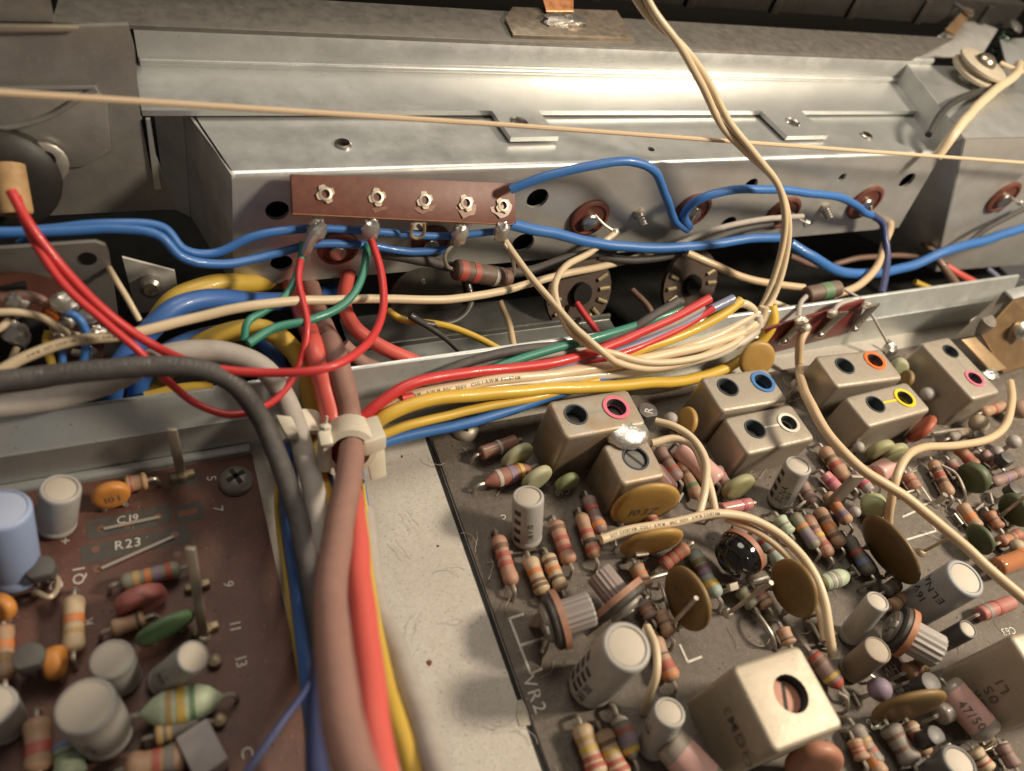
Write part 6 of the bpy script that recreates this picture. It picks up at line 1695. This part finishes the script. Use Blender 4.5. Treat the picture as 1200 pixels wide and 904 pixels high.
# brown metal bracket at the right edge
t = thing('shield_bracket', 'brown tinted folded metal bracket with a bolt at the right edge', 'metal bracket', pz(1180, 420, 0))
a0, a1, a2, a3 = pz(1120, 394, 0.9), pz(1176, 342, 1.7), pz(1196, 348, 1.7), pz(1140, 404, 0.75)
brm = mat('brown_metal', (0.34, 0.22, 0.12), 0.4, 0.6, noise=0.4, scale=2)
build('grey_face', MB().prism([a0, a1, pz(1190, 348, 1.5), pz(1150, 392, 0.7)], V((0.03, 0, -0.04))), mat('face_grey', (0.30, 0.28, 0.25), 0.45, 0.7, noise=0.4), t)
build('top_lip', MB().prism([a1, pz(1240, 326, 1.7), pz(1240, 338, 1.7), pz(1186, 352, 1.7)], V((0, 0, 0.05))), zinc, t, bevel=0.01)
build('brown_face', MB().prism([pz(1150, 392, 0.75), pz(1190, 349, 1.62), pz(1260, 330, 1.5), pz(1260, 410, 0.3), pz(1176, 437, 0.3)], V((0.02, 0, -0.05))), brm, t)
build('front_lip', MB().prism([pz(1127, 398, 0.85), pz(1143, 395, 0.85), pz(1180, 432, 0.4), pz(1163, 436, 0.4)], V((0.0, 0, -0.05))), mat('lip_brown', (0.44, 0.31, 0.18), 0.42, 0.5, noise=0.3), t, bevel=0.01)
build('bolt', MB().lathe([(0.22, 0), (0.22, 0.1), (0.14, 0.16), (0.01, 0.18)], pz(1196, 387, 1.1), V((-0.3, -0.8, 0.6)), 16), steel, t)
build('standoff', MB().lathe([(0.22, 0), (0.2, 0.3), (0.01, 0.3)], pz(1146, 383, 0.85), V((0, -0.2, 1)), 14), MATS['face_grey'], t)
build('solder', MB().ball(pz(1160, 440, 0.5), 0.16, 12, 8, (1.4, 0.9, 0.7), 0.25, 88), solder, t)

# dirt on the deck
for i, (c, r_) in enumerate((((503, 777), 0.035), ((471, 535), 0.02), ((513, 640), 0.02))):
    tag(build('dirt_speck', MB().ball(pz(*c, -0.045), r_, 8, 5, (1, 1, 0.4), 0.3, i), mat('dirt', (0.14, 0.06, 0.04), 0.9)), ('reddish dirt speck on the pale deck', 'small dark dirt speck near the wire fan', 'small dark dirt speck in the middle of the deck')[i], 'dirt')
tag(build('paint_chip', MB().prism([pz(606, 822, -0.046), pz(611, 820, -0.046), pz(619, 832, -0.046), pz(622, 850, -0.046), pz(609, 852, -0.046), pz(605, 838, -0.046)], V((0, 0, 0.012))), mat('chip', (0.46, 0.41, 0.33), 0.7, noise=0.5, scale=14)), 'rough chipped edge of the deck beside the printed VR2', 'chip')

# loose grit and lint lying on the boards
for nm, lab, n_, x0, x1, y0, y1, col_ in (('grit', 'fine pale grit scattered over the grey brown board', 2600, 3.5, 17.5, -2.5, 6.3, (0.30, 0.255, 0.20)), ('grit', 'fine grit scattered over the red brown board', 700, -4.5, 0.6, 0.2, 6.5, (0.26, 0.21, 0.17))):
    mb = MB()
    rnd = random.Random(5)
    for _ in range(n_):
        p = V((rnd.uniform(x0, x1), rnd.uniform(y0, y1), 0.0))
        s_ = 0.008 + 0.03 * rnd.random() ** 4
        mb.add([p + V((rnd.uniform(-1, 1), rnd.uniform(-1, 1), -0.2)) * s_ for _k in range(3)] + [p + V((0, 0, s_ * 0.9))], [(0, 1, 3), (1, 2, 3), (2, 0, 3), (0, 2, 1)])
    o = build(nm, mb, mat('grit_' + str(n_), col_, 0.9))
    o['kind'] = 'stuff'
    o['label'] = lab
mb = MB()
rnd = random.Random(8)
for _ in range(120):
    p = V((rnd.uniform(1.6, 15), rnd.uniform(-1, 6.2), rnd.uniform(0.02, 0.1)))
    a = rnd.uniform(0, 6.3)
    pts = [p]
    for k in range(4):
        a += rnd.uniform(-0.8, 0.8)
        pts.append(pts[-1] + V((math.cos(a) * 0.09, math.sin(a) * 0.09, rnd.uniform(-0.015, 0.02))))
    mb.tube(pts, 0.005, 4, step=2)
o = build('lint', mb, mat('lint', (0.40, 0.36, 0.30), 0.9))
o['kind'] = 'stuff'
o['label'] = 'short pale lint fibres lying on the deck and the grey brown board'

# dark dial frame behind the top flange
t = thing('black_panel', 'black ribbed panel behind the top edge of the long bracket', 'panel', V((14, yfb + 1.4, zf)))
build('bar', MB().box(V((14, yfb + 1.4, zf + 0.3)), V((9, 0, 0)), V((0, 0.5, 0)), V((0, 0, 0.35))), mat('frame_black', (0.02, 0.018, 0.016), 0.4, noise=0.6, scale=3, dust=0.2), t, bevel=0.05)
for k in range(7):
    build('rib', MB().box(V((6.5 + k * 2.5, yfb + 0.86, zf + 0.25)), V((0.12, 0, 0)), V((0, 0.05, 0)), V((0, 0, 0.3))), MATS['frame_black'], t, bevel=0.02)
t = thing('small_bracket', 'small brown metal arm in the dark upper right corner', 'metal bracket', pz(1112, 22, zf + 0.2))
build('arm', MB().prism([pz(1108, 34, zf + 0.2), pz(1132, 8, zf + 0.5), pz(1142, 12, zf + 0.5), pz(1120, 40, zf + 0.2)], V((0, 0, -0.08))), MATS['brown_metal'], t, bevel=0.01)
build('cross_bar', MB().tube([pz(1118, 4, zf + 0.5), pz(1140, 18, zf + 0.5)], 0.05, 8), steel, t)
